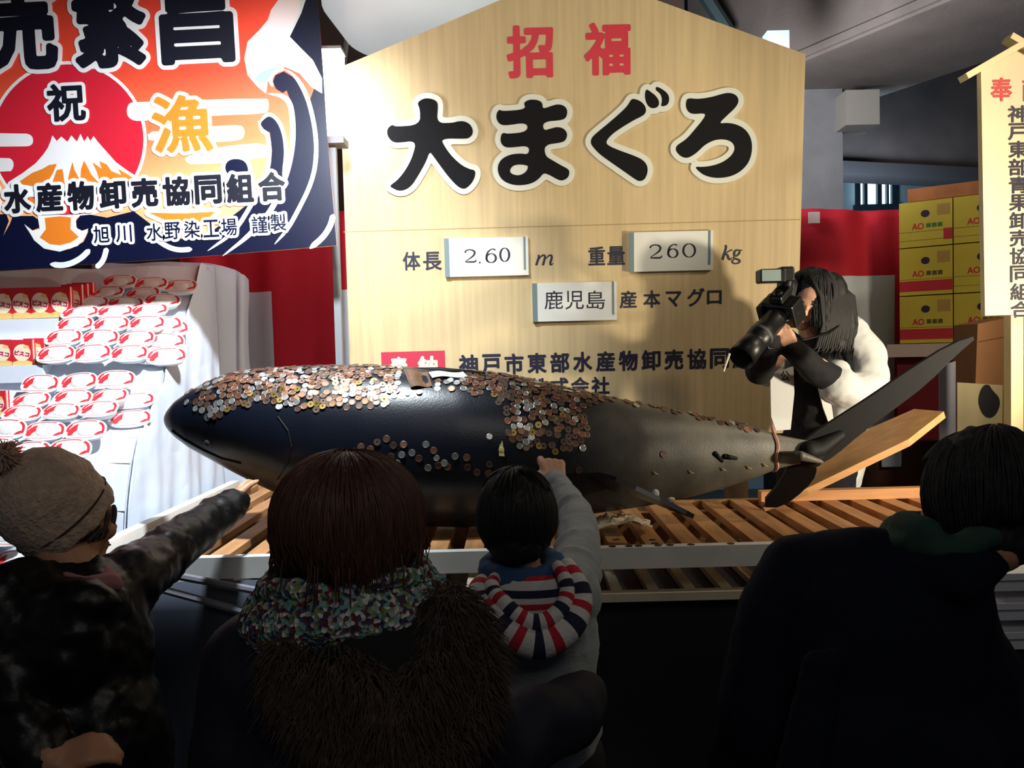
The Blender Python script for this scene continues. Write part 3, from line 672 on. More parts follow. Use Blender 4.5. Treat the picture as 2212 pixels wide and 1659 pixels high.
# skin: blue-black back, silvery lower flank, dull grey scuffed tail third
fm = bpy.data.materials.new('tuna_skin'); fm.use_nodes = True; nt = fm.node_tree; bs = nt.nodes['Principled BSDF']
L = nt.links.new; N = nt.nodes.new
tc = N('ShaderNodeTexCoord'); sp = N('ShaderNodeSeparateXYZ'); L(tc.outputs['Object'], sp.inputs[0])
n1 = N('ShaderNodeTexNoise'); n1.inputs['Scale'].default_value = 9; n1.inputs['Detail'].default_value = 8; L(tc.outputs['Object'], n1.inputs[0])
mr = N('ShaderNodeMapRange'); mr.inputs['From Min'].default_value = .15; mr.inputs['From Max'].default_value = .75; L(sp.outputs[0], mr.inputs[0])
mx = N('ShaderNodeMath'); mx.operation = 'MULTIPLY'; L(mr.outputs[0], mx.inputs[0]); L(n1.outputs[0], mx.inputs[1])
ra = N('ShaderNodeValToRGB'); e = ra.color_ramp.elements; e[0].position = .05; e[0].color = (*lin((9, 14, 26)), 1); e[1].position = .60; e[1].color = (*lin((100, 95, 84)), 1)
L(mx.outputs[0], ra.inputs[0])
zr = N('ShaderNodeMapRange'); zr.inputs['From Min'].default_value = .30; zr.inputs['From Max'].default_value = .02; L(sp.outputs[2], zr.inputs[0])
mc = N('ShaderNodeMix'); mc.data_type = 'RGBA'; zf = N('ShaderNodeMath'); zf.operation = 'MULTIPLY'; zf.inputs[1].default_value = .22; L(zr.outputs[0], zf.inputs[0])
L(zf.outputs[0], mc.inputs[0]); L(ra.outputs[0], mc.inputs[6]); mc.inputs[7].default_value = (*lin((84, 84, 74)), 1)
L(mc.outputs[2], bs.inputs['Base Color'])
rr = N('ShaderNodeMapRange'); rr.inputs['To Min'].default_value = .34; rr.inputs['To Max'].default_value = .6; L(mx.outputs[0], rr.inputs[0]); L(rr.outputs[0], bs.inputs['Roughness'])
n2 = N('ShaderNodeTexNoise'); n2.inputs['Scale'].default_value = 160; L(tc.outputs['Object'], n2.inputs[0]); bp = N('ShaderNodeBump'); bp.inputs['Strength'].default_value = .12; bp.inputs['Distance'].default_value = .004
L(n2.outputs[0], bp.inputs['Height']); L(bp.outputs[0], bs.inputs['Normal'])
tuna = thing('tuna', (-.05, FY, ZT-.006), 'giant dark whole tuna covered in coins lying on the slatted stand', 'fish')
body = b.build('body', fm, tuna, True)
BV = BVHTree.FromPolygons([v for v in b.v], b.f)
def on_fish(x, y):
    d = ray(x, y).normalized(); h = BV.ray_cast(EYE, d); return h[0], h[1]
fin = mat('fin_black', (13, 12, 14), .65, spec=.25, nz=.3, nscale=20); finl = mat('finlet_yellow', (150, 126, 70), .5)
def blade(pts, th, name, m, parent=tuna):
    """a fin: outline in the x-z plane given as (x, y, z) points, with real thickness"""
    bb = MB(); n = len(pts); c = sum((V(p) for p in pts), V())/n
    nrm = (V(pts[n//3])-V(pts[0])).cross(V(pts[2*n//3])-V(pts[0])).normalized()
    pl = Plane(c, (V(pts[n//3])-V(pts[0])), nrm.cross(V(pts[n//3])-V(pts[0])))
    L2 = [((V(p)-c).dot(pl.u), (V(p)-c).dot(pl.v)) for p in pts]
    bb.flat(pl, chaikin(L2, 1), th/2, th)
    me = bake(bb.mesh(), [('BEVEL', dict(width=th*.35, segments=2, limit_method='ANGLE'))])
    return link_mesh(name, me, m, parent, False)
blade([P(1715,975,FY+.02), P(1755,935,FY+.02), P(1800,905,FY+.02), P(1880,855,FY+.01), P(1960,800,FY), P(2050,742,FY), P(2112,722,FY), P(2060,768,FY), P(2000,830,FY), P(1930,885,FY), P(1860,935,FY+.01), P(1800,985,FY+.02), P(1765,1005,FY+.02)], .022, 'tail_fin', fin)
blade([P(1715,960,FY+.03), P(1760,985,FY+.03), P(1765,1020,FY+.05), P(1740,1050,FY+.09), P(1690,1092,FY+.14), P(1640,1096,FY+.15), P(1690,1040,FY+.08)], .022, 'tail_fin', fin)
b = MB(); b.cap([P(1746,974,FY-.012), P(1768,970,FY), P(1815,940,FY+.01)], [.036, .034, .02]); b.ell(P(1752,985,FY), (.05, .034, .042)); blob(b, 'tail_root', fin, tuna, .006, 4)
b = MB(); b.cap([P(1690,978,FY-.03), P(1730,985,FY-.07), P(1775,998,FY-.04)], [.008, .018, .008]); blob(b, 'keel', fm, tuna, .006, 3)
q, nr = on_fish(960, 806)
b = MB(); b.cap([P(868,800,FY-.02), P(950,800,FY-.05), P(1046,806,FY-.06)], [.009, .011, .005]); b.build('dorsal_fin', fin, tuna, True)
blade([P(1262,1020,2.72), P(1300,1034,2.56), P(1400,1058,2.52), P(1522,1099,2.5), P(1470,1098,2.53), P(1380,1090,2.58), P(1290,1060,2.72)], .014, 'pectoral_fin', mat('fin_grey', (44, 40, 44), .3))
for i, (x, y) in enumerate(((1413,1020),(1490,1018),(1560,1012),(1615,1008),(1650,1003))):
    q, nr = on_fish(x, y)
    if q:
        b = MB(); b.cap([q-V((.010,0,-.003)), q+nr*.006+V((.010,0,-.006))], [.004,.0015]); b.build('finlet', finl, tuna, True)
q, nr = on_fish(450, 957); b = MB(); b.ell(q+nr*.002, (.013,.005,.013)); ey = b.build('eye', mat('eye_dull', (52, 54, 50), .15), tuna, True)
b = MB(); b.ell(q+nr*.006, (.008,.004,.008)); b.build('pupil', blk, ey, True)
b = MB(); L2 = [on_fish(x, y) for x, y in ((372,930),(400,950),(440,972),(480,990),(520,1000))]; b.tube([a+n_*.001 for a, n_ in L2 if a], .004, 6); b.build('mouth', fin, tuna)
b = MB(); L2 = [on_fish(x, y) for x, y in ((600,900),(622,930),(630,965),(622,1000),(600,1035))]; b.tube([a+n_*.0005 for a, n_ in L2 if a], .003, 6); b.build('gill_edge', fin, tuna)
# dark wet gashes above the tail
for x0, y0, x1, y1, r in ((1545,980,1560,996,.011),(1566,986,1590,990,.012)):
    q0, n0 = on_fish(x0, y0); q1, n1_ = on_fish(x1, y1); b = MB(); b.cap([q0, q1], [r*.8, r*.5]); b.build('gash', fin, tuna, True)
# cord tied round the tail stalk, its tag end standing up
b = MB(); X_ = P(1672, 975, FY).x; L2 = []
for j in range(25):
    p = fish_pt(X_+.004*math.sin(j), 2*math.pi*j/24); c0 = V((X_, FY, fsec(X_)[1])); L2.append(c0+(p-c0)*1.02)
b.tube(L2, .007, 6, caps=False); b.tube([L2[6], L2[6]+V((-.008,-.01,.03))], [.006, .004], 6)
tag(b.build('tie_cord', mat('cord_pink', (176, 130, 112), .7)), 'pinkish cord tied round the narrow tail of the tuna', 'cord')
# slanting plank under the tail
b = MB(); A_ = [P(1648,1092,3.02), P(1752,1002,3.2), P(1885,915,3.2), P(1975,884,3.2), P(2040,893,3.1), P(1960,942,3.02), P(1740,1048,3.0)]
c0 = sum(A_, V())/7; 
pl = Plane(c0, A_[3]-A_[0], (A_[2]-A_[6])); L2 = [((p-c0).dot(pl.u), (p-c0).dot(pl.v)) for p in A_]
b.flat(pl, L2, .0, .028)
tag(b.build('plank', mat('plank_wood', (196, 146, 92), .6, nz=.15, nscale=5, stretch=(1, 8, 8))), 'slanting wooden plank wedged under the raised tail fin', 'plank')
# banknotes tucked under the dorsal fin
bn = mat('note_brown', (96, 66, 40), .6, nz=.3, nscale=40); bw = mat('note_pale', (186, 190, 176), .6, nz=.15, nscale=40)
def note(quad, m, lb):
    pts = []
    for x, y in quad:
        q, nr = on_fish(x, y); pts.append(q+nr*.006)
    bb = MB(); bb.sheet(lambda u, v: (pts[0]*(1-u)+pts[1]*u)*(1-v)+(pts[3]*(1-u)+pts[2]*u)*v + V((0,-.003,.004))*math.sin(u*6), 8, 5)
    me = bake(bb.mesh(), [('SOLIDIFY', dict(thickness=.0012))]); return tag(link_mesh('banknote', me, m), lb, 'banknote', 'banknotes on the tuna')
note([(872,803),(924,806),(934,836),(888,840)], bn, 'brown banknote folded on the back of the tuna')
note([(926,808),(1000,806),(1010,816),(934,820)], bw, 'pale banknote lying flat under the dorsal fin')
# ---------------------------------------------------------------- coins
copper = mat('coin_copper', (138, 100, 80), .40, .8, nz=.2, nscale=60); brass = mat('coin_brass', (176, 146, 84), .38, .85, nz=.15, nscale=60); silver = mat('coin_silver', (205, 205, 200), .32, .85); dull = mat('coin_dull', (104, 86, 76), .45, .75, nz=.25, nscale=60)
def coin_mesh(r, hole, m):
    bb = MB(); n = 18; ci = lambda q: [(q*math.cos(2*math.pi*i/n), q*math.sin(2*math.pi*i/n)) for i in range(n)]
    pl = Plane((0,0,0), (1,0,0), (0,1,0)); bb.flat(pl, ci(r), .0008, .0014, 0, [ci(hole)] if hole else [])
    if not hole:
        vs = [pl.w(x, y, .00082) for x, y in ci(r*.95)]+[pl.w(x, y, .0012) for x, y in ci(r*.88)]+[pl.w(x, y, .0009) for x, y in ci(r*.8)]
        bb.add(vs, [(k*n+i, k*n+(i+1) % n, (k+1)*n+(i+1) % n, (k+1)*n+i) for k in (0, 1) for i in range(n)])
    me = bb.mesh('coin'); me.materials.append(m); return me
KIND = [('copper coin', coin_mesh(.0117, 0, copper)), ('brass holed coin', coin_mesh(.011, .0026, brass)), ('silver coin', coin_mesh(.0113, 0, silver)), ('dull brown coin', coin_mesh(.0115, 0, dull)), ('brown holed coin', coin_mesh(.0112, .0026, dull))]
KIND.append(('small pale coin', coin_mesh(.0100, 0, silver)))
LOW = [(395,872),(420,908),(470,906),(520,880),(560,873),(600,884),(700,886),(800,883),(850,877),(900,866),(940,848),(1000,844),(1050,852),(1082,880),(1090,925),(1110,960),(1150,976),(1220,982),(1262,976),(1272,940),(1276,880),(1300,866),(1330,866),(1640,934)]
def low(x):
    for a, c in zip(LOW, LOW[1:]):
        if a[0] <= x <= c[0]: return a[1]+(c[1]-a[1])*(x-a[0])/(c[0]-a[0])
    return -1
cand = []; rnd = random.Random(5); step = .0212
x = KX[0][0]+.05
while x < KX[-1][0]-.09:
    _, zc, hh = fsec(x); nth = max(6, int(math.pi*hh*.95/step)); 
    for k in range(nth):
        th = -.6 + (k+rnd.random()*.5+(.5 if int(x/step) % 2 else 0))*(math.pi/nth)
        if th > 1.9: continue
        p = fish_pt(x+rnd.uniform(-.006, .006), th); px_, py_ = proj(p)
        lo_ = low(px_)
        if py_ > lo_+rnd.uniform(-5, 3): continue
        top_skip = 866 < px_ < 1012 and py_ < 842 and th > .3 and (px_ < 940 or py_ < 820)
        if top_skip: continue
        dens = .55 if px_ < 470 else (.90 if px_ < 1060 else .88)
        if px_ > 1320: dens = .55
        if rnd.random() > dens: continue
        cand.append(p)
    x += step*.93
for x, y in ((815,955),(835,948),(850,962),(872,960),(800,970),(845,986),(868,982),(890,978),(937,973),(943,989),(960,1000),(983,985),(1008,988),(1010,1009),(947,1005),(967,1008),(1057,943),(1057,1003),(1030,1020),(1055,1022),(1115,1014),(1250,1015),(1433,981),(1374,877),(780,965),(920,960),(905,990),(858,1000),(925,1010)):
    q, nr = on_fish(x, y); cand.append(q)
coins = []
for p in cand:
    loc, nr, _, _ = BV.find_nearest(p)
    view = (EYE-loc).normalized(); fac = nr.dot(view)
    if fac < .02: continue
    coins.append((fac/(EYE-loc).length**2, loc, nr))
coins.sort(key=lambda c: -c[0])
rest = MB(); zones = (('on the tuna\'s head', lambda x, y: x < 560), ('in the loose patch low on the tuna\'s belly side', lambda x, y: y > 925 and x < 1082), ('in the cluster above the child\'s hand', lambda x, y: x > 1075 and y > 868), ('on the tuna\'s back before the fin', lambda x, y: x < 880), ('on the tuna\'s back behind the fin', lambda x, y: True))
restmats = [copper, dull, silver]
for i, (_, p, nr) in enumerate(coins):
    px_, py_ = proj(p); t = rnd.random()
    kd = 0 if t < .34 else 3 if t < .56 else 4 if t < .70 else 1 if t < .81 else 2 if t < .93 else 5
    if 860 < px_ < 1010 and t > .3: kd = 2 if t > .55 else 5
    if px_ < 480 and t > .5: kd = 2
    tilt = Euler((rnd.gauss(0, .07), rnd.gauss(0, .07), 0)).to_matrix(); n_ = (nr.to_track_quat('Z', 'Y').to_matrix() @ tilt).to_4x4()
    Mx = Matrix.Translation(p+nr*(.0012+.0022*(i % 5)/4)) @ n_
    if i < 300:
        o = bpy.data.objects.new('coin', KIND[kd][1]); COL.objects.link(o); o.matrix_world = Mx
        zn = next(z for z, f in zones if f(px_, py_))
        tag(o, KIND[kd][0]+' stuck '+zn, 'coin', KIND[kd][0]+'s '+zn)
    else:
        me = KIND[kd][1]; mi = {0: 0, 3: 1, 4: 1, 1: 0, 2: 2, 5: 2}[kd]
        rest.add([Mx @ v.co for v in me.vertices], [tuple(f.vertices) for f in me.polygons], mi)
tag(rest.build('coin_layer', restmats), 'dense layer of overlapping coins along the top of the tuna\'s back', 'coins', kind='stuff')
for i, (x, y) in enumerate(((1342,1160),(1358,1178),(1388,1192),(1326,1186),(1414,1168),(1424,1181),(1446,1160),(1458,1190),(1376,1126),(1502,1186),(1590,1184))):
    d_ = ray(x, y); t = (ZT+.0007-EYE.z)/d_.z; q = EYE+d_*t
    on_rail = q.y < Y0+.022
    if on_rail: q.y = Y0-.003
    else: q.y = max(q.y, Y0+.03)
    sl = ((q.x-X0-.03) % .112) < .06
    if not on_rail:
        q.x = X0+.03+round((q.x-X0-.06)/.112)*.112+.03
        q.z = ZT-.0073
    o = bpy.data.objects.new('coin', KIND[4 if i % 3 == 0 else 3][1]); COL.objects.link(o); o.location = q
    tag(o, 'dark fallen coin lying on the front of the slatted stand', 'coin', 'fallen coins on the slats')
# small offerings
q, nr = on_fish(1083, 972); b = MB()
b.add([q+nr*.003+V(v) for v in ((-.006,0,.014),(.004,0,.03),(.006,-.002,.012),(.010,-.003,-.02),(-.008,-.003,-.018))], [(0,2,1),(0,4,3,2)]); b.ell(q+nr*.004, (.009,.003,.011))
tag(b.build('paper_slip', mat('slip_cream', (216, 200, 140), .6), smooth=False), 'tiny cream paper slip stuck on the dark flank by itself', 'paper')
for (x, y, Y, lb) in ((1416,1066,2.56,'crumpled white scrap on the fin edge, the upper one'), (1450,1078,2.535,'crumpled white scrap on the fin edge, the lower one')):
    q = P(x, y, Y); b = MB(); b.ell(q, (.012,.006,.014 if y < 1070 else .006), nu=7, nv=5)
    tag(b.build('paper_scrap', mat('scrap_white', (235, 235, 228), .6)), lb, 'paper')
b = MB(); C_ = P(1338, 1122, 2.74)
def crump(u, v):
    x, y = (u-.5)*.2, (v-.5)*.16; h = mnoise.noise(V((x*22, y*22, 3)))
    return V((C_.x+x+.02*h, C_.y+y, ZT-.002+.03*abs(h)+.012+.02*math.sin(u*3.1)))
b.sheet(crump, 16, 12); me = bake(b.mesh(), [('SOLIDIFY', dict(thickness=.002))])
tag(link_mesh('crumpled_paper', me, mat('paper_tan', (206, 186, 158), .7)), 'crumpled tan paper lying on the slats right of the child\'s arm', 'paper')
# ---------------------------------------------------------------- white stepped stand with packs and boxes
clothw = mat('cloth_white', (214, 220, 230), .85, nz=.05, nscale=3, bump=.15, bscale=14)
ROWS = {  # pixel centres from the photograph row by row and the depth of each row
 'a': (3.74, [(257,610),(324,615),(388,620)]), 'b': (3.69, [(229,634),(307,637)]), 'c': (3.64, [(195,656),(270,657),(350,651)]), 'd': (3.58, [(172,677),(247,675),(322,672)]),
 'e': (3.50, [(161,703),(239,703),(316,701),(352,704),(366,712)]), 'f': (3.44, [(137,732),(216,732),(293,734),(356,739)]), 'g': (3.38, [(120,768),(198,766),(278,766),(326,769),(360,772)]),
 'h': (3.30, [(86,832),(169,828),(249,822)]), 'i': (3.24, [(65,868),(156,862),(234,859),(290,868)]), 'j': (3.18, [(46,895),(130,891),(212,886),(282,907)]),
 'k': (3.11, [(12,930),(95,934),(184,932)]), 'l': (3.05, [(-10,972),(63,978),(150,974)]), 'm': (2.99, [(-20,1050),(18,1105)]), 'n': (2.95, [(5,1160),(30,1215)])}
def slope(Y, y): 
    q = P(150, y, Y); return (q.y+.055, q.z-.035)
prof = [(4.05, P(150, 578, 3.85).z), (3.86, P(150, 580, 3.85).z), slope(3.74, 605), slope(3.58, 690), (3.585, slope(3.5, 700)[1]), slope(3.50, 703), slope(3.38, 785), (3.40, slope(3.3, 826)[1]), slope(3.30, 826), slope(3.18, 905), slope(3.11, 930), slope(3.05, 985), slope(2.99, 1090), slope(2.95, 1235), (2.98, 0), (4.05, 0)]
XR, XLs = -1.435, -2.75
b = MB(); n = len(prof)
for (ya, za), (yb, zb) in zip(prof[:-1], prof[1:]):
    b.sheet(lambda u, v: V((XLs+(XR-XLs)*u, ya+(yb-ya)*v, za+(zb-za)*v)) + V((0, -.006*math.sin(u*23+za*7), .004*math.sin(u*17))), 24, 3)
b.flat(Plane((XR, 0, 0), (0, 1, 0), (0, 0, 1)), prof, 0, 0); b.flat(Plane((XLs, 0, 0), (0, -1, 0), (0, 0, 1)), [(-y, z) for y, z in prof], 0, 0)
for x0, x1, y, Y in ((-130, 190, 688, 3.58), (-130, 92, 790, 3.38), (-130, 8, 901, 3.18)):
    a, e = P(x0, y+4, Y), P(x1, y-2, Y)
    b.add([V((a.x, Y, a.z)), V((e.x, Y, e.z)), V((e.x, Y+.2, e.z)), V((a.x, Y+.2, a.z))]+[V((a.x, Y, a.z-.07)), V((e.x, Y, e.z-.07)), V((e.x, Y+.2, e.z-.07)), V((a.x, Y+.2, a.z-.07))], [(0,1,2,3),(4,7,6,5),(0,4,5,1),(1,5,6,2),(2,6,7,3),(3,7,4,0)])
tag(b.build('display_stand', clothw, smooth=False), 'white cloth covered stepped stand holding the packs and red boxes', 'stand')
# loose white drape over its right flank, gathered folds low down
def drape(u, v):
    Y = 2.985+1.06*u; zt = None
    for (ya, za), (yb, zb) in zip(prof, prof[1:]):
        if min(ya, yb) <= Y <= max(ya, yb): zt = max(zt or 0, za, zb) if abs(ya-yb) < 1e-6 else max(zt or 0, za+(zb-za)*(Y-ya)/(yb-ya))
    zt = (zt or prof[0][1]) + .012; z = zt - (zt-.02)*v
    out = .012 + .035*v + .022*math.sin(Y*19 + z*2.5)*v + .012*math.sin(Y*43-z*6)*v
    out = min(out, .055) if z < ZT+.03 else out
    return V((XR + min(out, .062), Y, z))
b = MB(); b.sheet(drape, 70, 50); me = bake(b.mesh(), [('SOLIDIFY', dict(thickness=.003)), wrinkle(.012, .12)])
tag(link_mesh('side_drape', me, mat('drape_white', (206, 214, 228), .85, bump=.2, bscale=20), smooth=True), 'loose white drape hanging over the right flank of the stepped stand', 'cloth')
# a white covered stack behind the stand's right shoulder
b = MB(); q0, q1, q2 = P(432, 566, 4.15), P(530, 612, 4.3), P(525, 800, 4.2)
def hump(u, v):
    a = u*math.pi*.55; x = q0.x-.5 + (q1.x-q0.x+.5)*math.sin(min(a, math.pi/2))**.8; 
    top = q0.z - (q0.z-q1.z)*max(0, u-.45)*1.6
    return V((x + .02*v + .012*math.sin(v*9+u*3), 4.08+.22*u + .02*math.sin(u*21), top*(1-v)+.01*v))
b.sheet(hump, 30, 24); me = bake(b.mesh(), [('SOLIDIFY', dict(thickness=.01)), wrinkle(.02, .2)])
tag(link_mesh('dust_sheet', me, mat('sheet_white', (196, 204, 218), .85), smooth=True), 'white sheet covering something behind the right shoulder of the stepped stand', 'cloth')
# rice packs: oval tray, flange and printed lid
tray = mat('tray_white', (236, 238, 240), .35); lid = mat('lid_white', (232, 226, 226), .3); lred = mat('lid_red', (212, 52, 62), .35); lpat = mat('lid_rice', (244, 240, 236), .4, bump=.5, bscale=400)
PW = .080; PHh = .050
def oval(k=1, n=28):
    L = []
    for i in range(n):
        t = 2*math.pi*i/n; x, y = math.cos(t), math.sin(t)
        y2 = math.copysign(abs(y)**.75, y) * (1 if y > 0 else .72); x2 = math.copysign(abs(x)**.8, x)
        L.append((x2*PW*k, y2*PHh*k))
    return L
LP = Plane((0, 0, 0), (1, 0, 0), (0, 1, 0))
def make_pack():
    root = thing('rice_pack', (0, 0, 0), 'white oval rice pack with a red printed lid', 'food pack', 'rice packs on the stepped stand')
    b = MB(); b.flat(LP, oval(), 0, .0025, 0)
    lo_, hi_ = oval(.90), oval(.76); nn_ = len(lo_)
    b.add([LP.w(x, y, -.0025) for x, y in lo_]+[LP.w(x, y, -.026) for x, y in hi_], [(nn_+i, nn_+(i+1) % nn_, (i+1) % nn_, i) for i in range(nn_)]); b.flat(LP, hi_, -.026, 0)
    b.build('tray', tray, root)
    b = MB(); b.flat(LP, oval(.95), .0008, .0006, 0); ld = b.build('lid', lid, root)
    b = MB(); o_ = oval(.92); i_ = oval(.74); m_ = len(o_)
    for i in range(m_):
        a = math.degrees(2*math.pi*i/m_)
        if 60 < a < 172 or a > 338 or a < 40:
            j = (i+1) % m_; k_ = .93 if 60 < a < 130 else .86; i2, j2 = [(x*k_, y*k_) for x, y in (o_[i], o_[j])]
            b.add([LP.w(*o_[i], .0013), LP.w(*o_[j], .0013), LP.w(*j2, .0013), LP.w(*i2, .0013)], [(0, 1, 2, 3)])
    b.flat(LP, chaikin([(-.066,-.016),(-.064,.006),(-.050,.024),(-.030,.034),(-.034,.018),(-.030,.006),(-.044,-.004),(-.046,-.016)], 1), .0014); b.flat(LP, chaikin([(.034,-.018),(.062,-.014),(.070,.002),(.052,-.002),(.044,-.008)], 1), .0014)
    b.flat(LP, [(-.06, -.027), (.04, -.027), (.04, -.0255), (-.06, -.0255)], .0014)
    b.build('lid_print', lred, ld)
    b = MB(); b.ell((.004, .004, .001), (.036, .022, .004), nu=14, nv=8); b.build('rice_picture', lpat, ld)
    return root
def copy_tree(o, parent=None):
    c = o.copy(); COL.objects.link(c); c.parent = parent
    for ch in list(o.children): copy_tree(ch, c)
    return c
proto = make_pack(); first = True
TIER = {'abcd': 'top tier', 'efg': 'second tier', 'hij': 'third tier', 'klmn': 'lowest tier'}
ORD = ('leftmost', 'second from left', 'third from left', 'fourth from left', 'rightmost, half hidden')
for r, (Y, L3) in ROWS.items():
    tier = next(v for k, v in TIER.items() if r in k); key = next(k for k in TIER if r in k)
    for i, (x, y) in enumerate(L3):
        o = proto if first else copy_tree(proto); first = False
        side = x > 322 and r in 'efg' or x > 280 and r in 'ij'
        o.location = P(x, y, Y + (.05 if side else 0)); tl = 46 if r in 'abcdij' else 56
        o.rotation_euler = (R(tl + rnd.uniform(-4, 4)), R(rnd.uniform(-3, 3)), R(rnd.uniform(-5, 3) - (6 if r in 'hij' else 0) + (14 if side else 0)))
        nm = ORD[i] if i < len(L3)-1 or len(L3) < 4 else ORD[4]
        if len(L3) <= 3 and i == len(L3)-1: nm = 'rightmost'
        rowname = ('top row', 'second row', 'third row', 'fourth row')[key.index(r)]
        o['label'] = 'red-lidded rice pack, %s, %s of the %s' % (nm, rowname, tier)
# red biscuit boxes
bred = mat('box_red', (206, 44, 56), .4); bcr = mat('box_cream', (244, 226, 196), .4); btx = mat('box_text', (190, 30, 84), .4); byl = mat('box_yellow', (238, 196, 120), .4)
def make_box():
    root = thing('biscuit_box', (0, 0, 0), 'red biscuit box', 'box', 'red biscuit boxes')
    b = MB(); b.box((-.043, 0, 0), (.043, .028, .128), 0)
    for k in (-.0432, .0425):
        for z in (0, ): b.box((k, .008, 0), (k+.0007, .016, .128), 1)
    b.build('carton', [bred, bcr], root)
    f = Plane((0, -.0004, 0), (1, 0, 0), (0, 0, 1)); b = MB()
    b.flat(f, [(-.043, 0), (.043, 0), (.043, .018), (.02, .026), (-.02, .026), (-.043, .018)], 0, 0, 2)
    b.flat(f, [(.037*math.cos(t*math.pi/16), .064+.042*math.sin(t*math.pi/16)) for t in range(32)], .0004, 0, 0)
    b.flat(f, chaikin([(.008,.086),(.030,.084),(.032,.096),(.018,.102),(.006,.098)], 2), .0008, 0, 2)
    b.text(f, 'ビスコ', 0, .060, .066, .024, .001, 1, bold=.0015, rot=R(-12))
    b.build('front_print', [bcr, btx, byl], root)
    return root
bp0 = make_box(); first = True
def shelf_under(Y):     # height of the stand's surface at depth Y
    z = 0
    for (ya, za), (yb, zb) in zip(prof, prof[1:]):
        if min(ya, yb) <= Y <= max(ya, yb) and abs(ya-yb) > 1e-6: z = max(z, za+(zb-za)*(Y-ya)/(yb-ya))
    return z
BX = [(-38,690,3.60),(8,689,3.60),(47,688,3.60),(88,687,3.60),(131,686,3.60),(156,681,3.63),(168,679,3.66),(180,677,3.69),(-42,791,3.40),(5,790,3.40),(49,790,3.40),(74,787,3.43),(-35,902,3.20),(-8,900,3.21)]
for i, (x, y, Y) in enumerate(BX):
    o = bp0 if first else copy_tree(bp0); first = False
    q = P(x, y, Y); o.location = q
    wid = 43*q.y/F_/.086*1.0; o.scale = (wid, 1, (66 if i < 8 else 56)*q.y/F_/.128)
    row = 'upper row' if i < 8 else 'middle row' if i < 12 else 'lowest row'
    k = i if i < 8 else i-8 if i < 12 else i-12
    o['label'] = 'red biscuit box with a cream oval, %s from left in the %s' % (('first','second','third','fourth','fifth','sixth','seventh','eighth')[k], row)
# ---------------------------------------------------------------- yellow cartons at the right
cy = mat('carton_yellow', (206, 186, 66), .6, nz=.06, nscale=8); cr = mat('carton_red', (196, 44, 60), .6); cdk = mat('carton_print', (92, 84, 40), .7); cgr = mat('carton_green', (70, 120, 60), .7); cpu = mat('carton_plum', (52, 30, 66), .6)
ud = V((.80, -.60, 0)); CB = P(1944, 742, 4.62)
stk = [(1944, 742, 4.62)]
def carton(cx, cz, w, h, style, lb):
    root = thing('carton', CB+ud*cx+V((0, 0, cz)), lb, 'carton', 'yellow cartons')
    o3 = CB+ud*cx+V((0, 0, cz)); pl = Plane(o3, ud, (0, 0, 1)); nrm = pl.n
    b = MB(); b.pbox(pl, 0, 0, w, h, -.26, 0, 0)
    b.build('box_body', cy, root)
    b = MB(); b.flat(pl, [(w*.5+.022*math.cos(t*.5236), h*.72+.02*math.sin(t*.5236)) for t in range(12)], .001, 0, 2)
    b.text(pl, 'AO', w*.36, h*.45, .06, .035, .001, 1, bold=.001); 
    for k in range(3): b.flat(pl, [(w*.52+k*.028, h*.41), (w*.52+k*.028+.022, h*.41), (w*.52+k*.028+.022, h*.50), (w*.52+k*.028, h*.50)], .001, 0, 3 if style else 0)
    for yy in (.33, .14): b.flat(pl, [(0, h*yy), (w, h*yy), (w, h*yy+.002), (0, h*yy+.002)], .0008, 0, 0)
    b.flat(pl, [(w*.72, h*.66), (w*.96, h*.66), (w*.96, h*.9), (w*.72, h*.9)], .0006, 0, 4)
    if style == 1: b.flat(pl, [(w*.84, h*.12), (w, h*.12), (w, h*.36), (w*.84, h*.36)], .0012, 0, 1)
    else: b.flat(pl, [(0, h*.08), (w, h*.08), (w, h*.30), (0, h*.30)], .0012, 0, 1)
    b.build('carton_print', [cdk, cr, cpu, cgr, mat('carton_tan', (178, 146, 70), .6)], root)
    return root
WW = .262; 
hts = [.262, .262, .25]; z = 0
for rI, h in enumerate(hts):
    for cI in (0, 1):
        rn = ('bottom', 'middle', 'top')[rI]; cn = ('left', 'right')[cI]
        carton(cI*(WW+.006), z, WW, h-.006, 1 if (rI == 2 or (rI == 1 and cI == 1)) else 0, 'yellow printed carton, %s layer of the pile, %s of the two' % (rn, cn))
    z += h
b = MB(); pl = Plane(CB+V((0, 0, z)), ud, (0, 0, 1)); b.pbox(pl, .04, 0, 2*WW+.1, .07, -.24, -.02)
tag(b.build('wooden_crate', mat('crate_orange', (176, 108, 60), .7, nz=.2, nscale=9)), 'shallow orange wooden crate on top of the yellow cartons', 'crate')
b = MB(); pl = Plane(CB, ud, (0, 0, 1)); b.pbox(pl, -.06, -.075, .8, -.004, -.27, .03); b.pbox(pl, -.02, -CB.z, .78, -.08, -.25, -.02, 1)
tag(b.build('side_table', [mat('table_cloth', (206, 190, 182), .8), mat('table_red', (120, 20, 34), .8)]), 'low table with a pale cloth edge carrying the yellow cartons', 'table')
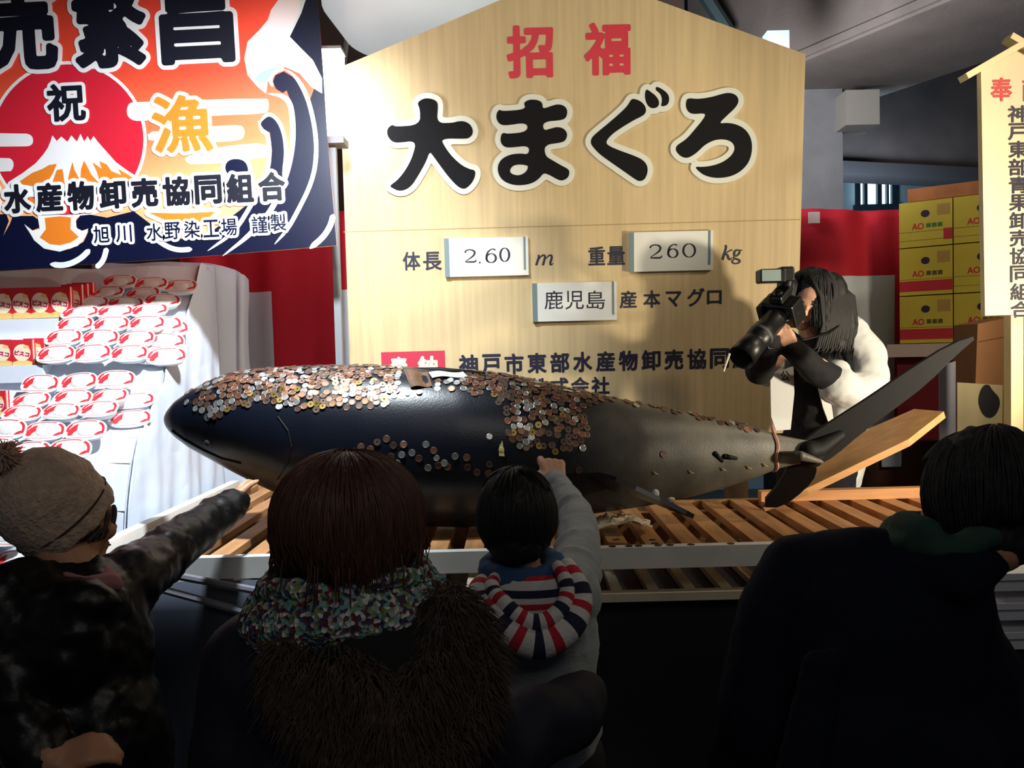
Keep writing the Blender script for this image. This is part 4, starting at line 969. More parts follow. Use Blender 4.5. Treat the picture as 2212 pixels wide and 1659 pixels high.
# brown upright cardboard and crest cloth at the right
b = MB(); pl = Plane(P(2130, 900, 3.75), (1, 0, 0), (0, 0, 1)); mm = mpp(3.75)
b.flat(pl, pl.pts([(2112, 700), (2196, 682), (2200, 1010), (2100, 1010)]), 0, .2)
b.flat(pl, pl.pts([(2112, 738), (2196, 722), (2196, 724), (2112, 740)]), .001, 0, 1)
q = P(2130, 1010, 3.75); b.box((q.x-.1, 3.76, 0), (q.x+.1, 3.94, q.z+.02))
tag(b.build('cardboard_box', [mat('cardboard', (150, 104, 64), .8, nz=.08, nscale=5), mat('cardboard_line', (96, 62, 38), .8)]), 'tall brown cardboard box right of the yellow cartons', 'box')
cl = mat('crest_cloth', (196, 182, 140), .8); b = MB(); pl = Plane(P(2100, 880, 3.744), (1, 0, 0), (0, 0, 1))
b.flat(pl, pl.pts([(2068, 826), (2166, 832), (2158, 1490), (2070, 1490)]), 0, .004)
hg = tag(b.build('crest_cloth', cl), 'cream cloth with a dark round crest hanging in front of the cardboard', 'cloth')
b = MB(); b.flat(pl, pl.pts(chaikin([(2124,832),(2136,830),(2142,842),(2158,858),(2160,876),(2150,898),(2134,904),(2120,892),(2112,868),(2116,846)], 2)), .003, .002)
b.build('crest', mat('crest_dark', (24, 20, 24), .7), hg)
b = MB(); b.flat(pl, pl.pts([(2030, 790), (2066, 780), (2066, 1490), (2034, 1490)]), -.006, .004)
tag(b.build('pale_cloth', mat('cloth_grey', (140, 138, 150), .8)), 'narrow grey cloth strip hanging beside the crest cloth', 'cloth')
b = MB(); pl = Plane(P(1925, 985, 4.3), (1, 0, 0), (0, 0, 1)); b.flat(pl, pl.pts([(1904, 964), (1948, 960), (1947, 1008), (1905, 1009)]), 0, .003)
tag(b.build('paper_note', mat('paper_blue_white', (196, 214, 232), .7)), 'small white paper sheet showing below the slanting plank', 'paper')
b = MB(); q = P(1870, 990, 4.32); e = P(2120, 1000, 4.32); b.box((q.x, 4.32, 0), (e.x, 4.4, P(1900, 955, 4.32).z))
tag(b.build('brown_panel', mat('panel_brown', (76, 44, 30), .8, nz=.2, nscale=5)), 'dark brown low panel behind the stand under the right curtain', 'panel')
# ---------------------------------------------------------------- people
skin = mat('skin', (214, 166, 138), .5, sss=.15, nz=.06, nscale=12); skin_d = mat('skin_warm', (206, 152, 120), .5, sss=.15, nz=.06, nscale=12)
class Frame:
    """right, forward, up axes of a head or torso"""
    def __init__(s, c, fwd, upv):
        s.c = V(c); s.f = V(fwd).normalized(); u = V(upv); s.u = (u - s.f*u.dot(s.f)).normalized(); s.r = s.f.cross(s.u)
    def p(s, x, y, z): return s.c + s.r*x + s.f*y + s.u*z
    def mat3(s): return Matrix((s.r, s.f, s.u)).transposed()
    def ell(s, mb, x, y, z, rx, ry, rz, m=0, nu=18, nv=12):
        b = MB(); b.ell((0, 0, 0), (rx, ry, rz), nu=nu, nv=nv); M3 = s.mat3(); c = s.p(x, y, z)
        mb.add([c + M3 @ q for q in b.v], b.f, m)
def head(mb, F, k=1):
    e = lambda *a: F.ell(mb, *[q*k for q in a])
    e(0, -.008, .03, .074, .092, .088); e(0, .018, -.035, .060, .066, .070); e(0, .060, -.085, .028, .026, .022)
    e(0, .050, .012, .058, .042, .030); e(0, .092, -.022, .013, .022, .012); e(0, .088, -.004, .008, .014, .022)
    for s in (-1, 1):
        e(.034*s, .066, -.028, .024, .024, .022); e(.075*s, -.008, -.012, .010, .020, .032); e(.030*s, .077, .004, .014, .010, .009)
    e(0, .080, -.056, .024, .012, .006); e(0, .078, -.066, .020, .012, .006)
def face_bits(F, parent, k=1, closed=False):
    for s in (-1, 1):
        b = MB(); F.ell(b, .030*s*k, .083*k, .003*k, .011*k, .006*k, .005*k, 0, 10, 6); ey = b.build('eye', mat('eye_white', (225, 220, 215), .2), parent, True)
        b = MB(); F.ell(b, .030*s*k, .0885*k, .003*k, .005*k, .002*k, .005*k, 0, 10, 6); b.build('iris', mat('iris_dark', (30, 20, 16), .2), ey, True)
        b = MB(); b.tube([F.p((.015+.012*j)*s*k, (.090-.004*j)*k, (.022+.003*(j == 1))*k) for j in range(3)], .003, 6); b.build('eyebrow', mat('brow_dark', (34, 26, 24), .8), parent, True)
    b = MB(); b.tube([F.p(x*k, (.091-abs(x)*.2)*k, -.061*k) for x in (-.022, -.01, 0, .01, .022)], [.001, .003, .0035, .003, .001], 6); b.build('lips', mat('lip_rose', (172, 96, 92), .5), parent, True)
def hand(mb, w, d, nrm, s=1, thumb=1, curl=(40, 55, 60, 62), tc=20):
    w = V(w); d = V(d).normalized(); n = V(nrm); n = (n - d*n.dot(d)).normalized(); sd = d.cross(n)*thumb
    K = []
    for i, (off, ln) in enumerate(((.027, .066), (.009, .074), (-.009, .070), (-.026, .054))):
        k = w + d*(.082-.004*abs(i-1))*s + sd*off*s; K.append(k)
        mb.cap([w + sd*off*.55*s, k], [.015*s, .0125*s])
        a = 0; p = k; pts = [k]
        for j, fr in enumerate((.45, .31, .24)):
            a += R(curl[i])*(1 if j else .8); p = p + (d*math.cos(a) - n*math.sin(a))*ln*fr*s; pts.append(p)
        mb.cap(pts, [.0105*s, .0095*s, .0088*s, .0072*s])
    b = w + d*.022*s + sd*.024*s; t1 = (d*.62 + sd*.62 - n*.3).normalized(); t2 = (d*.9 + sd*.1 - n*(.3+tc/60)).normalized()
    mb.cap([b, b+t1*.042*s, b+t1*.042*s+t2*.030*s, b+t1*.042*s+t2*.052*s], [.016*s, .0115*s, .0105*s, .008*s])
def limb(mb, *a): mb.cap([q for q, r in a], [r for q, r in a])
def legs(mb, hipc, side, floor_z=0, w=.09, bend=V((0, .06, 0)), s=1):
    for k in (-1, 1):
        h = hipc + side*w*k; ft = V((h.x, h.y, floor_z+.055)); kn = (h+ft)/2 + bend
        limb(mb, (h, .085*s), (kn, .058*s), (ft, .04*s)); limb(mb, (ft-V((0, .04, .015)), .036*s), (ft+V((0, .12, -.02)), .032*s))
def hair_locks(mb, F, rad, n, end, drop, r=.006, jit=.006, start=8, inward=.25, back=None, seed=1, m=0):
    """locks that leave the crown, follow the skull and hang down"""
    rn = random.Random(seed)
    for i in range(n):
        a = 2*math.pi*(i*.61803 % 1); ea = end(a) if callable(end) else end; dr = drop(a) if callable(drop) else drop
        if ea <= start: continue
        s0 = start + rn.random()*ea*.45; pts = []; rs = []; off = rn.uniform(0, jit); da = rn.uniform(-.12, .12)
        for j in range(8):
            ph = R(s0+(ea-s0)*j/7); aa = a + da*j/7
            pts.append(F.p((rad[0]+off)*math.sin(ph)*math.sin(aa), (rad[1]+off)*math.sin(ph)*math.cos(aa), (rad[2]+off)*math.cos(ph)))
        if dr:
            dn = V((0, 0, -1)); l = dr*rn.uniform(.8, 1.1); q = pts[-1]; c = F.c.copy()
            for j in range(1, 5):
                inn = (c-q); inn.z = 0; pts.append(q + dn*l*j/4 + inn*inward*(j/4)**2 + V((rn.uniform(-1, 1), rn.uniform(-1, 1), 0))*.004)
        N_ = len(pts); rs = [r*(.5 if j == 0 else 1)*(1-.75*(j/(N_-1))**3) for j in range(N_)]
        mb.tube(pts, rs, 5, m)
def fur(mb, path, r, n, ln, rr=.0018, seed=3, m=0, grav=.5):
    rn = random.Random(seed); path = [V(p) for p in path]
    for i in range(n):
        t = rn.random()*(len(path)-1); k = int(t); c = path[k].lerp(path[min(k+1, len(path)-1)], t-k)
        d = V((rn.gauss(0, 1), rn.gauss(0, 1), rn.gauss(0, 1))).normalized(); p0 = c+d*r*.75; e = d*.75+V((rn.uniform(-.3, .3), rn.uniform(-.3, .3), -grav)); l = ln*rn.uniform(.6, 1.2)
        mb.tube([p0, p0+e*l*.5, p0+e*l+V((0, 0, -grav*l*.3))], [rr, rr*.8, rr*.2], 4, m, False)
hair_br = mat('hair_brown', (84, 52, 42), .58, nz=.35, nscale=30, stretch=(4, 4, .6)); hair_bk = mat('hair_black', (17, 16, 17), .62, nz=.3, nscale=40); hair_gr = mat('hair_grey_black', (30, 30, 30), .75, nz=.6, nscale=50)

# --- person in the knit hat, left, arm stretched to the fish
c = P(146, 1120, 1.75); F = Frame(c, (.58, .80, -.14), (-.16, -.05, .98))
nb = P(185, 1262, 1.73)
rs_, el, wr = P(272, 1262, 1.80), P(395, 1166, 2.12), P(503, 1088, 2.42)
ls_ = P(28, 1300, 1.62); hip = P(175, 1700, 1.66)
b = MB(); head(b, F, .98); limb(b, (F.p(0, -.02, -.06), .055), (nb, .055), (nb-V((0, 0, .06)), .07))
chest = P(165, 1420, 1.72); b.ell(chest, (.13, .10, .19)); b.ell(hip, (.14, .11, .14)); limb(b, (chest, .12), (hip, .12))
limb(b, (rs_, .055), (el, .042), (wr, .028)); lw_ = P(40, 1560, 1.55); limb(b, (ls_, .055), (lw_, .045), (P(110, 1640, 1.50), .03))
hand(b, wr+(wr-el).normalized()*.005, P(522, 1040, 2.56)-wr, (-.5, -.8, .2), .92, 1, (14, 18, 22, 26), 6)
hand(b, P(112, 1642, 1.50), (.55, .1, .12), (-.1, -.6, .7), .9, 1, (30, 35, 40, 40))
legs(b, V((hip.x, hip.y, hip.z)), V((.7, -.7, 0)))
pw_ = blob(b, 'person', skin_d, None, .006, 3, base=(hip.x, hip.y, 0))
tag(pw_, 'person in a beige knit pom-pom hat and black leather jacket touching the tuna', 'person')
face_bits(F, pw_, .98)
leath = mat('leather_black', (13, 13, 15), .42, bump=.12, bscale=40, spec=.4)
b = MB(); b.ell(chest+V((0, -.01, 0)), (.165, .135, .22)); b.ell(P(60, 1420, 1.63), (.11, .10, .20)); b.ell(P(170, 1640, 1.68), (.19, .15, .25)); b.ell(P(180, 1860, 1.68), (.20, .16, .16))
limb(b, (rs_, .078), (P(335, 1212, 1.96), .066), (el, .062), (P(450, 1126, 2.27), .054), (wr, .049)); limb(b, (ls_, .085), (lw_, .07), (P(95, 1636, 1.51), .05))
limb(b, (ls_+V((0, 0, .0)), .08), (P(150, 1345, 1.70), .075), (rs_, .07))
limb(b, (P(70, 1262, 1.68), .04), (P(150, 1300, 1.63), .036), (P(250, 1300, 1.68), .03))
for t in (.25, .45, .62, .8):     # creases round the sleeve
    q = el.lerp(wr, t); b.ell(q, (.056, .05, .054))
for t in (.3, .6): b.ell(rs_.lerp(el, t), (.070, .06, .072))
b.ell(P(130, 1300, 1.60), (.12, .05, .05)); b.ell(P(120, 1400, 1.585), (.10, .05, .12))
blob(b, 'leather_jacket', leath, pw_, .010, 7, (.024, .05))
b = MB(); limb(b, (P(120, 1255, 1.67), .026), (P(175, 1272, 1.64), .026), (P(235, 1262, 1.68), .024)); limb(b, (P(215, 1240, 1.73), .026), (P(238, 1262, 1.68), .026))
blob(b, 'neck_scarf', mat('scarf_dusty_pink', (170, 118, 122), .85), pw_, .006, 4, (.012, .03))
b = MB(); legs(b, hip, V((.7, -.7, 0)), .01, s=1.15); b.ell(hip, (.16, .13, .16)); blob(b, 'trousers', mat('trousers_dark', (22, 22, 26), .8), pw_, .014, 5)
knit = mat('knit_beige', (216, 188, 164), .95, nz=.18, nscale=60, bump=.7, bscale=110, sheen=.3)
HF = Frame(F.p(-.012, -.022, .026), F.f*.68 + F.u*.73, F.u*.68 - F.f*.73)
b = MB(); vs = []; prof_h = [(.100, -.062), (.107, -.050), (.1085, -.020), (.106, -.004), (.1085, .012), (.108, .04), (.099, .075), (.080, .104), (.052, .124), (.02, .134)]
NH = 44
prof_h = [(r_*.94, z_*.95) for r_, z_ in prof_h]
for (r_, z_) in prof_h:
    for j in range(NH):
        a = 2*math.pi*j/NH; rib = 1+.012*math.cos(a*22)*(z_ < .0) + .02*math.sin(a*5+z_*40)*(z_ > 0)
        vs.append(HF.p(r_*.98*rib*math.sin(a), r_*1.02*rib*math.cos(a), z_ - .0*math.cos(a)))
k = len(prof_h); fs = [(i*NH+j, i*NH+(j+1) % NH, (i+1)*NH+(j+1) % NH, (i+1)*NH+j) for i in range(k-1) for j in range(NH)]+[tuple((k-1)*NH+j for j in range(NH))]
b.add(vs, [f[::-1] for f in fs]); me = bake(b.mesh(), [('SOLIDIFY', dict(thickness=.008, offset=0)), ('SUBSURF', dict(levels=1)), wrinkle(.012, .03)])
hat = link_mesh('knit_hat', me, knit, pw_, True)
b = MB(); pc = HF.p(0, .0, .146); b.ell(pc, .030); fur(b, [pc, pc+V((.001, 0, 0))], .03, 420, .028, .0022, 4, grav=.15); limb(b, (pc, .018), (HF.p(-.02, -.02, .118), .02))
b.build('pompom', mat('pompom_brown', (190, 160, 142), .95), hat, True)
b = MB(); L2 = [HF.p(.1045*math.sin(a), .1045*1.02*math.cos(a), -.021) for a in [2*math.pi*j/40 for j in range(41)]]; b.tube(L2, .0022, 5, 0, False); b.build('hat_seam', mat('seam_dark', (70, 54, 46), .9), hat)
b = MB(); hair_locks(b, Frame(F.p(0, -.005, .01), F.f, F.u), (.078, .096, .09), 90, lambda a: 118 if abs(math.sin(a)) > .35 or math.cos(a) < 0 else 0, .02, .005, .004, 80, .3, seed=8)
b.build('hair', mat('hair_greyed', (84, 72, 66), .6, nz=.3, nscale=40), pw_, True)

# --- woman with the brown bob, knitted snood and fur-trimmed hood, centre
D = 1.40; c = P(752, 1122, D); F = Frame(c, (.06, .97, -.2), (0, .2, .98)); hip = P(740, 1760, D+.02); nb = P(748, 1290, D-.01)
ls_, rs_ = P(545, 1430, D), P(945, 1430, D)
b = MB(); head(b, Frame(c+V((0, 0, -.012)), F.f, F.u), 1); limb(b, (F.p(0, -.02, -.08), .055), (nb, .058), (nb-V((0, 0, .08)), .08))
b.ell(P(745, 1500, D), (.15, .10, .18)); b.ell(hip, (.15, .11, .13)); limb(b, (P(745, 1500, D), .12), (hip, .12))
lh, rh = P(480, 1750, D+.05), P(1256, 1515, 1.60)
limb(b, (ls_, .055), (P(500, 1600, D-.02), .045), (lh, .03)); re = P(1060, 1640, 1.42); limb(b, (rs_, .055), (re, .045), (rh, .03))
hand(b, lh, (.1, .3, -.8), (-1, 0, 0), .95, 1, (20, 25, 30, 30)); hand(b, rh, (.28, .9, -.1), (.9, -.3, .2), .9, 1, (20, 30, 30, 30))
legs(b, hip, V((1, 0, 0)), 0, bend=V((0, .16, 0)))
pm = blob(b, 'person', skin, None, .007, 3, base=(hip.x, hip.y, 0))
tag(pm, 'woman with a reddish-brown bob, knitted multicolour snood and fur-trimmed dark hooded coat', 'person')
face_bits(Frame(c+V((0, 0, -.012)), F.f, F.u), pm)
b = MB(); b.ell(P(752, 1108, D), (.116, .118, .104)); b.ell(P(752, 1160, D), (.118, .110, .075))
cap_ = blob(b, 'hair', hair_br, pm, .008, 6, (.012, .04))
b = MB(); hair_locks(b, Frame(P(752, 1115, D), (.1, 1, 0), (0, 0, 1)), (.119, .121, .104), 1500, 92, lambda a: .085+.02*math.sin(a*3), .0026, .011, 6, .16, seed=2)
for x, sgn in ((604, -1), (900, 1)):
    b.tube([P(x+30*-sgn, 1060, D), P(x+6*sgn, 1120, D-.02), P(x+10*sgn, 1190, D-.02), P(x+2*sgn, 1226, D-.03), P(x-18*sgn, 1240, D-.03)], [.005, .006, .0055, .004, .001], 6)
rq = random.Random(77)
for i in range(70):
    a = rq.uniform(0, 2*math.pi); q = P(752, 1150, D) + V((.122*math.sin(a), .118*math.cos(a), rq.uniform(-.03, .05))); o2 = V((math.sin(a), math.cos(a), 0))
    b.tube([q, q+o2*.008+V((0, 0, -.035)), q+o2*rq.uniform(.004, .018)+V((0, 0, -.065)), q+o2*rq.uniform(-.01, .014)+V((0, 0, -.088))], [.001, .0015, .0012, .0004], 5)
b.build('hair_lock', hair_br, cap_, True)
# snood
sm_ = bpy.data.materials.new('snood_knit'); sm_.use_nodes = True; nt = sm_.node_tree; bs = nt.nodes['Principled BSDF']; bs.inputs['Roughness'].default_value = .95
tc = nt.nodes.new('ShaderNodeTexCoord'); vo = nt.nodes.new('ShaderNodeTexVoronoi'); vo.inputs['Scale'].default_value = 140; nt.links.new(tc.outputs['Object'], vo.inputs[0])
sx = nt.nodes.new('ShaderNodeSeparateColor'); nt.links.new(vo.outputs['Color'], sx.inputs[0]); rp = nt.nodes.new('ShaderNodeValToRGB'); rp.color_ramp.interpolation = 'CONSTANT'
cols = [(0, (120, 176, 166)), (.2, (226, 226, 214)), (.36, (108, 44, 56)), (.5, (58, 66, 104)), (.64, (128, 150, 96)), (.78, (176, 168, 176)), (.9, (92, 70, 84))]
e = rp.color_ramp.elements
while len(e) < len(cols): e.new(.5)
for el_, (p_, c_) in zip(e, cols): el_.position = p_
for el_, (p_, c_) in zip(e, cols): el_.color = (*lin(c_), 1)
nt.links.new(sx.outputs[0], rp.inputs[0]); nt.links.new(rp.outputs[0], bs.inputs['Base Color'])
bpn = nt.nodes.new('ShaderNodeBump'); bpn.inputs['Strength'].default_value = .9; bpn.inputs['Distance'].default_value = .006; nt.links.new(vo.outputs['Distance'], bpn.inputs['Height']); nt.links.new(bpn.outputs[0], bs.inputs['Normal'])
b = MB(); NA, NT = 120, 18; sc_ = P(745, 1312, D)
for i in range(NA):
    a = 2*math.pi*i/NA; ctr = sc_ + V((.140*math.cos(a), .108*math.sin(a), .010*math.cos(a) + .008*math.sin(3*a)))
    rad_ = V((math.cos(a), math.sin(a), 0)); rb = 1+.07*math.cos(a*34)
    for j in range(NT):
        t = 2*math.pi*j/NT; b.v.append(ctr + rad_*(.030*rb*math.cos(t)+.012*math.sin(t*1+.6)) + V((0, 0, (.052+.012*(math.sin(a-2.2) > .2)*0)*rb*math.sin(t))) + rad_*(-.022*max(0, math.sin(t))))
b.f = [(i*NT+j, ((i+1) % NA)*NT+j, ((i+1) % NA)*NT+(j+1) % NT, i*NT+(j+1) % NT) for i in range(NA) for j in range(NT)]; b.m = [0]*len(b.f)
sn = b.build('snood', sm_, pm, True)
b = MB(); L2 = [sc_+V((.128*math.cos(a), .098*math.sin(a), .052+.012*math.cos(a+.4)+.006*math.sin(a*5))) for a in [2*math.pi*j/60 for j in range(61)]]
b.tube(L2, [.019+.003*math.sin(j*1.9) for j in range(61)], 10, 0, False); b.build('snood_fold', sm_, sn, True)
# coat and hood
coat = mat('coat_navy', (24, 26, 44), .75, nz=.15, nscale=5, bump=.15, bscale=60)
b = MB(); b.ell(P(742, 1500, D), (.205, .14, .17)); b.ell(P(735, 1700, D), (.235, .16, .24)); limb(b, (ls_+V((-.0, 0, .0)), .085), (P(745, 1400, D), .10), (rs_, .085)); limb(b, (P(590, 1395, D-.02), .06), (P(900, 1395, D-.02), .06))
limb(b, (ls_, .085), (P(505, 1600, D-.02), .075), (P(480, 1740, D+.04), .06)); limb(b, (rs_, .09), (P(1010, 1560, 1.38), .085), (re, .08), (P(1150, 1570, 1.47), .072), (P(1225, 1545, 1.53), .066), (P(1258, 1512, 1.60), .056))
b.ell(P(740, 1960, D), (.25, .18, .2))
blob(b, 'hooded_coat', coat, pm, .012, 5, (.02, .09))
hoodm = mat('hood_dark', (24, 21, 22), .9, nz=.2, nscale=20); furm = mat('fur_brown', (80, 66, 56), .9, nz=.5, nscale=60)
b = MB(); b.ell(P(800, 1480, D-.11), (.125, .05, .105)); b.ell(P(830, 1590, D-.13), (.13, .055, .11)); b.ell(P(950, 1420, D-.08), (.06, .06, .10)); b.ell(P(660, 1470, D-.10), (.05, .045, .08))
hd_ = blob(b, 'hood', hoodm, pm, .01, 5, (.02, .05))
b = MB(); fur(b, [P(612, 1390, D-.11), P(612, 1440, D-.13), P(640, 1500, D-.15), P(690, 1560, D-.165), P(760, 1610, D-.18), P(850, 1640, D-.19)], .030, 2600, .042, .0011, 5, grav=.6)
fur(b, [P(960, 1290, D-.02), P(1005, 1310, D-.04), P(1030, 1370, D-.06), P(1040, 1440, D-.09), P(1020, 1530, D-.12), P(960, 1600, D-.16), P(850, 1640, D-.19)], .036, 3200, .040, .0011, 6, grav=.6)
fur(b, [P(700, 1430, D-.15), P(800, 1480, D-.165), P(850, 1560, D-.185), P(920, 1460, D-.15)], .05, 2200, .035, .0011, 7, grav=.9)
fur(b, [P(965, 1310, D-.06), P(955, 1400, D-.1), P(930, 1490, D-.12)], .062, 2200, .036, .0011, 9, grav=.7)
fur(b, [P(640, 1420, D-.12), P(670, 1500, D-.14), P(740, 1560, D-.17)], .05, 1500, .036, .0011, 10, grav=.7)
b.build('fur_trim', furm, hd_)
b = MB(); legs(b, hip, V((1, 0, 0)), .01, bend=V((0, .16, 0)), s=1.15); b.ell(hip, (.17, .13, .15)); blob(b, 'trousers', mat('trousers_dark', (22, 22, 26), .8), pm, .014, 5)

# --- child with the raised right arm
D = 1.80; c = P(1120, 1128, D); F = Frame(c, (.05, 1, -.05), (0, .05, 1)); nb = P(1130, 1235, D); hip = P(1170, 1640, D+.02)
rs_, el, wr = P(1236, 1256, D+.05), P(1250, 1130, D+.34), P(1201, 1046, D+.62); ls_ = P(1062, 1300, D)
b = MB(); head(b, Frame(c, F.f, F.u), .92); limb(b, (F.p(0, -.015, -.06), .042), (nb, .042), (nb-V((0, 0, .05)), .055))
b.ell(P(1160, 1400, D), (.11, .075, .15)); b.ell(hip, (.11, .085, .10)); limb(b, (P(1160, 1400, D), .09), (hip, .09))
limb(b, (rs_, .040), (el, .033), (wr, .024)); limb(b, (ls_, .04), (P(1050, 1420, D+.06), .033), (P(1085, 1500, D+.2), .024))
tip, tn = on_fish(1176, 975); hd_dir = (tip - wr).normalized()
hand(b, wr, P(1192, 1000, D+.68)-wr, (.12, -.92, .35), 1.06, -1, (30, 72, 76, 78), 40)
hand(b, P(1085, 1500, D+.2), (.1, .9, -.1), (0, 0, 1), .75, 1)
legs(b, hip, V((1, 0, 0)), 0, w=.06, bend=V((0, .02, 0)), s=.85)
ch = blob(b, 'person', skin, None, .0048, 3, base=(hip.x, hip.y, 0))
tag(ch, 'child in a grey sweater with a striped hood pressing a coin on the tuna', 'person')
face_bits(F, ch, .92)
b = MB(); F2 = Frame(P(1116, 1112, D), F.f, F.u); F2.ell(b, 0, -.008, .01, .080, .092, .088); F2.ell(b, 0, -.025, -.05, .066, .066, .055)
hc = blob(b, 'hair', hair_bk, ch, .006, 4, (.012, .022)); b = MB(); hair_locks(b, F2, (.080, .093, .093), 1300, lambda a: 128 if math.cos(a) < .3 else 80, .010, .0019, .009, 5, .2, seed=12)
hair_locks(b, Frame(F2.c, F.f, F.u), (.081, .094, .093), 500, lambda a: 40+20*math.sin(a*4), 0, .0019, .015, 5, 0, seed=13); b.build('hair_tuft', hair_bk, hc, True)
swt = mat('sweater_grey', (150, 160, 164), .9, nz=.06, nscale=30, bump=.2, bscale=160, sheen=.2)
b = MB(); b.ell(P(1170, 1390, D), (.128, .095, .17)); b.ell(P(1180, 1530, D), (.128, .10, .17)); limb(b, (ls_, .06), (P(1150, 1300, D), .075), (rs_, .06)); limb(b, (ls_, .058), (P(1050, 1420, D+.06), .05), (P(1085, 1500, D+.18), .04))
limb(b, (P(1236, 1290, D), .066), (rs_, .060), (P(1252, 1190, D+.19), .053), (el, .048), (P(1232, 1088, D+.47), .043), (P(1206, 1052, D+.59), .037))
for t, r_ in ((.12, .066), (.45, .058), (.8, .054)): b.ell(rs_.lerp(el, t), (r_, .022, r_))
for t, r_ in ((.25, .053), (.62, .047)): b.ell(el.lerp(P(1201, 1046, D+.62), t), (r_, .018, r_))
blob(b, 'sweater', swt, ch, .008, 3, (.012, .05))
b = MB(); limb(b, (P(1206, 1052, D+.585), .040), (P(1199, 1040, D+.63), .036)); blob(b, 'cuff', swt, ch, .006, 2)
b = MB(); L2 = [nb+V((.072*math.cos(a), .062*math.sin(a)-.005, .012+.012*math.sin(a))) for a in [2*math.pi*j/30 for j in range(31)]]
b.tube(L2, .026, 10, 0, False); blob(b, 'collar', mat('collar_blue', (40, 78, 120), .85), ch, .006, 4, (.01, .03))
stripe_stops = [(0, (214, 214, 212)), (.28, (190, 34, 60)), (.5, (214, 214, 212)), (.70, (30, 36, 62)), (.97, (214, 214, 212))]
sh = ramp_mat('hood_stripes', stripe_stops, 'Object', 2, 17, .9, True, .2, 150)
sr = ramp_mat('hood_rim_stripes', stripe_stops, 'UV', 0, 6, .9, True, .2, 150)
# hood: a shallow pouch hanging on the back with a thick rolled rim in a U
def uvtube(mb_pts, rads, seg, name, m, parent, sq=1):
    bb = MB(); bb.tube(mb_pts, rads, seg); me = bb.mesh(); uv = me.uv_layers.new(name='UVMap'); n = len(mb_pts)
    for p_ in me.polygons:
        for li in p_.loop_indices: uv.data[li].uv = (me.loops[li].vertex_index//seg/(n-1), (me.loops[li].vertex_index % seg)/seg)
    return link_mesh(name, me, m, parent, True)
dpt = D-.10
rimp = [(1222,1222,D-.02),(1246,1262,dpt+.02),(1252,1300,dpt),(1236,1345,dpt-.03),(1196,1380,dpt-.05),(1150,1388,dpt-.055),(1105,1366,dpt-.05),(1068,1330,dpt-.03),(1040,1300,dpt),(1036,1272,dpt+.03),(1056,1252,D-.01)]
pts3 = chaikin([tuple(P(*q)) for q in rimp], 0, False); pp_ = [V(q) for q in pts3]; fine = []
for i in range(len(pp_)-1):
    p0, p1, p2, p3 = pp_[max(0, i-1)], pp_[i], pp_[i+1], pp_[min(len(pp_)-1, i+2)]
    for t in [k/6 for k in range(6)]: fine.append(((p1*2)+(p2-p0)*t+(p0*2-p1*5+p2*4-p3)*t*t+(-p0+p1*3-p2*3+p3)*t**3)*.5)
fine.append(pp_[-1]); nn2 = len(fine)
hood = uvtube(fine, [.020+.012*math.sin(math.pi*i/(nn2-1)) for i in range(nn2)], 14, 'striped_hood', sr, ch)
ring2 = [q + V((0, -.012, .02)) + (P(1145, 1290, dpt)-q)*.26 for q in fine]
uvtube(ring2, [.014+.004*math.sin(math.pi*i/(nn2-1)) for i in range(nn2)], 12, 'hood_edge', sr, hood)
b = MB(); b.ell(P(1146, 1295, D-.07), (.082, .035, .062)); blob(b, 'hood_inside', sh, hood, .006, 3)
b = MB(); legs(b, hip, V((1, 0, 0)), .01, w=.06, bend=V((0, .02, 0)), s=1.0); b.ell(hip, (.125, .10, .12)); blob(b, 'trousers', mat('trousers_dark', (22, 22, 26), .8), ch, .012, 5)

# --- man in the navy coat at the right
D = 1.55; c = P(2112, 1082, D); F = Frame(c, (-.30, .92, -.15), (.06, .2, .96)); nb = P(2060, 1205, D); hip = P(1900, 1800, D)
ls_, rs_ = P(1700, 1235, D+.08), P(2110, 1330, D-.06)
b = MB(); head(b, F, 1.05); limb(b, (F.p(0, -.03, -.07), .062), (nb, .056), (P(2010, 1260, D), .06)); b.ell(P(1900, 1430, D+.02), (.15, .09, .17)); b.ell(hip, (.14, .11, .13)); limb(b, (P(1900, 1430, D+.02), .11), (hip, .11))
lh, rh = P(1640, 1800, D+.1), P(2120, 1800, D+.1)
limb(b, (ls_, .042), (P(1650, 1520, D+.02), .04), (lh, .03)); limb(b, (P(2055, 1345, D), .045), (P(2130, 1560, D), .042), (rh, .032))
hand(b, lh, (.1, .3, -.9), (-1, 0, 0), 1, 1, (20, 25, 30, 30)); hand(b, rh, (-.1, .3, -.9), (1, 0, 0), 1, -1, (20, 25, 30, 30))
legs(b, hip, V((.85, .5, 0)), 0, w=.1)
pn = blob(b, 'person', skin_d, None, .008, 3, base=(hip.x, hip.y, 0))
tag(pn, 'man with short dark hair, navy coat and green collar seen from behind at right', 'person')
face_bits(F, pn, 1.05)
b = MB(); F2 = Frame(P(2118, 1068, D), F.f, F.u); F2.ell(b, 0, -.012, .02, .096, .102, .108); F2.ell(b, .01, -.036, -.06, .080, .074, .07); b.ell(P(2150, 1080, D-.03), (.085, .08, .125))
hc = blob(b, 'hair', hair_gr, pn, .007, 4, (.016, .03)); b = MB(); hair_locks(b, F2, (.097, .105, .111), 1500, lambda a: 132 if math.cos(a) < .35 else 58, .008, .0020, .011, 5, .15, seed=22)
hair_locks(b, Frame(P(2155, 1075, D-.03), F.f, F.u), (.086, .082, .126), 900, 112, .0, .0020, .011, 5, 0, seed=23); b.build('hair_tuft', hair_gr, hc, True)
nvy = mat('coat_dark_navy', (15, 20, 36), .9, nz=.2, nscale=4, bump=.12, bscale=120, spec=.2)
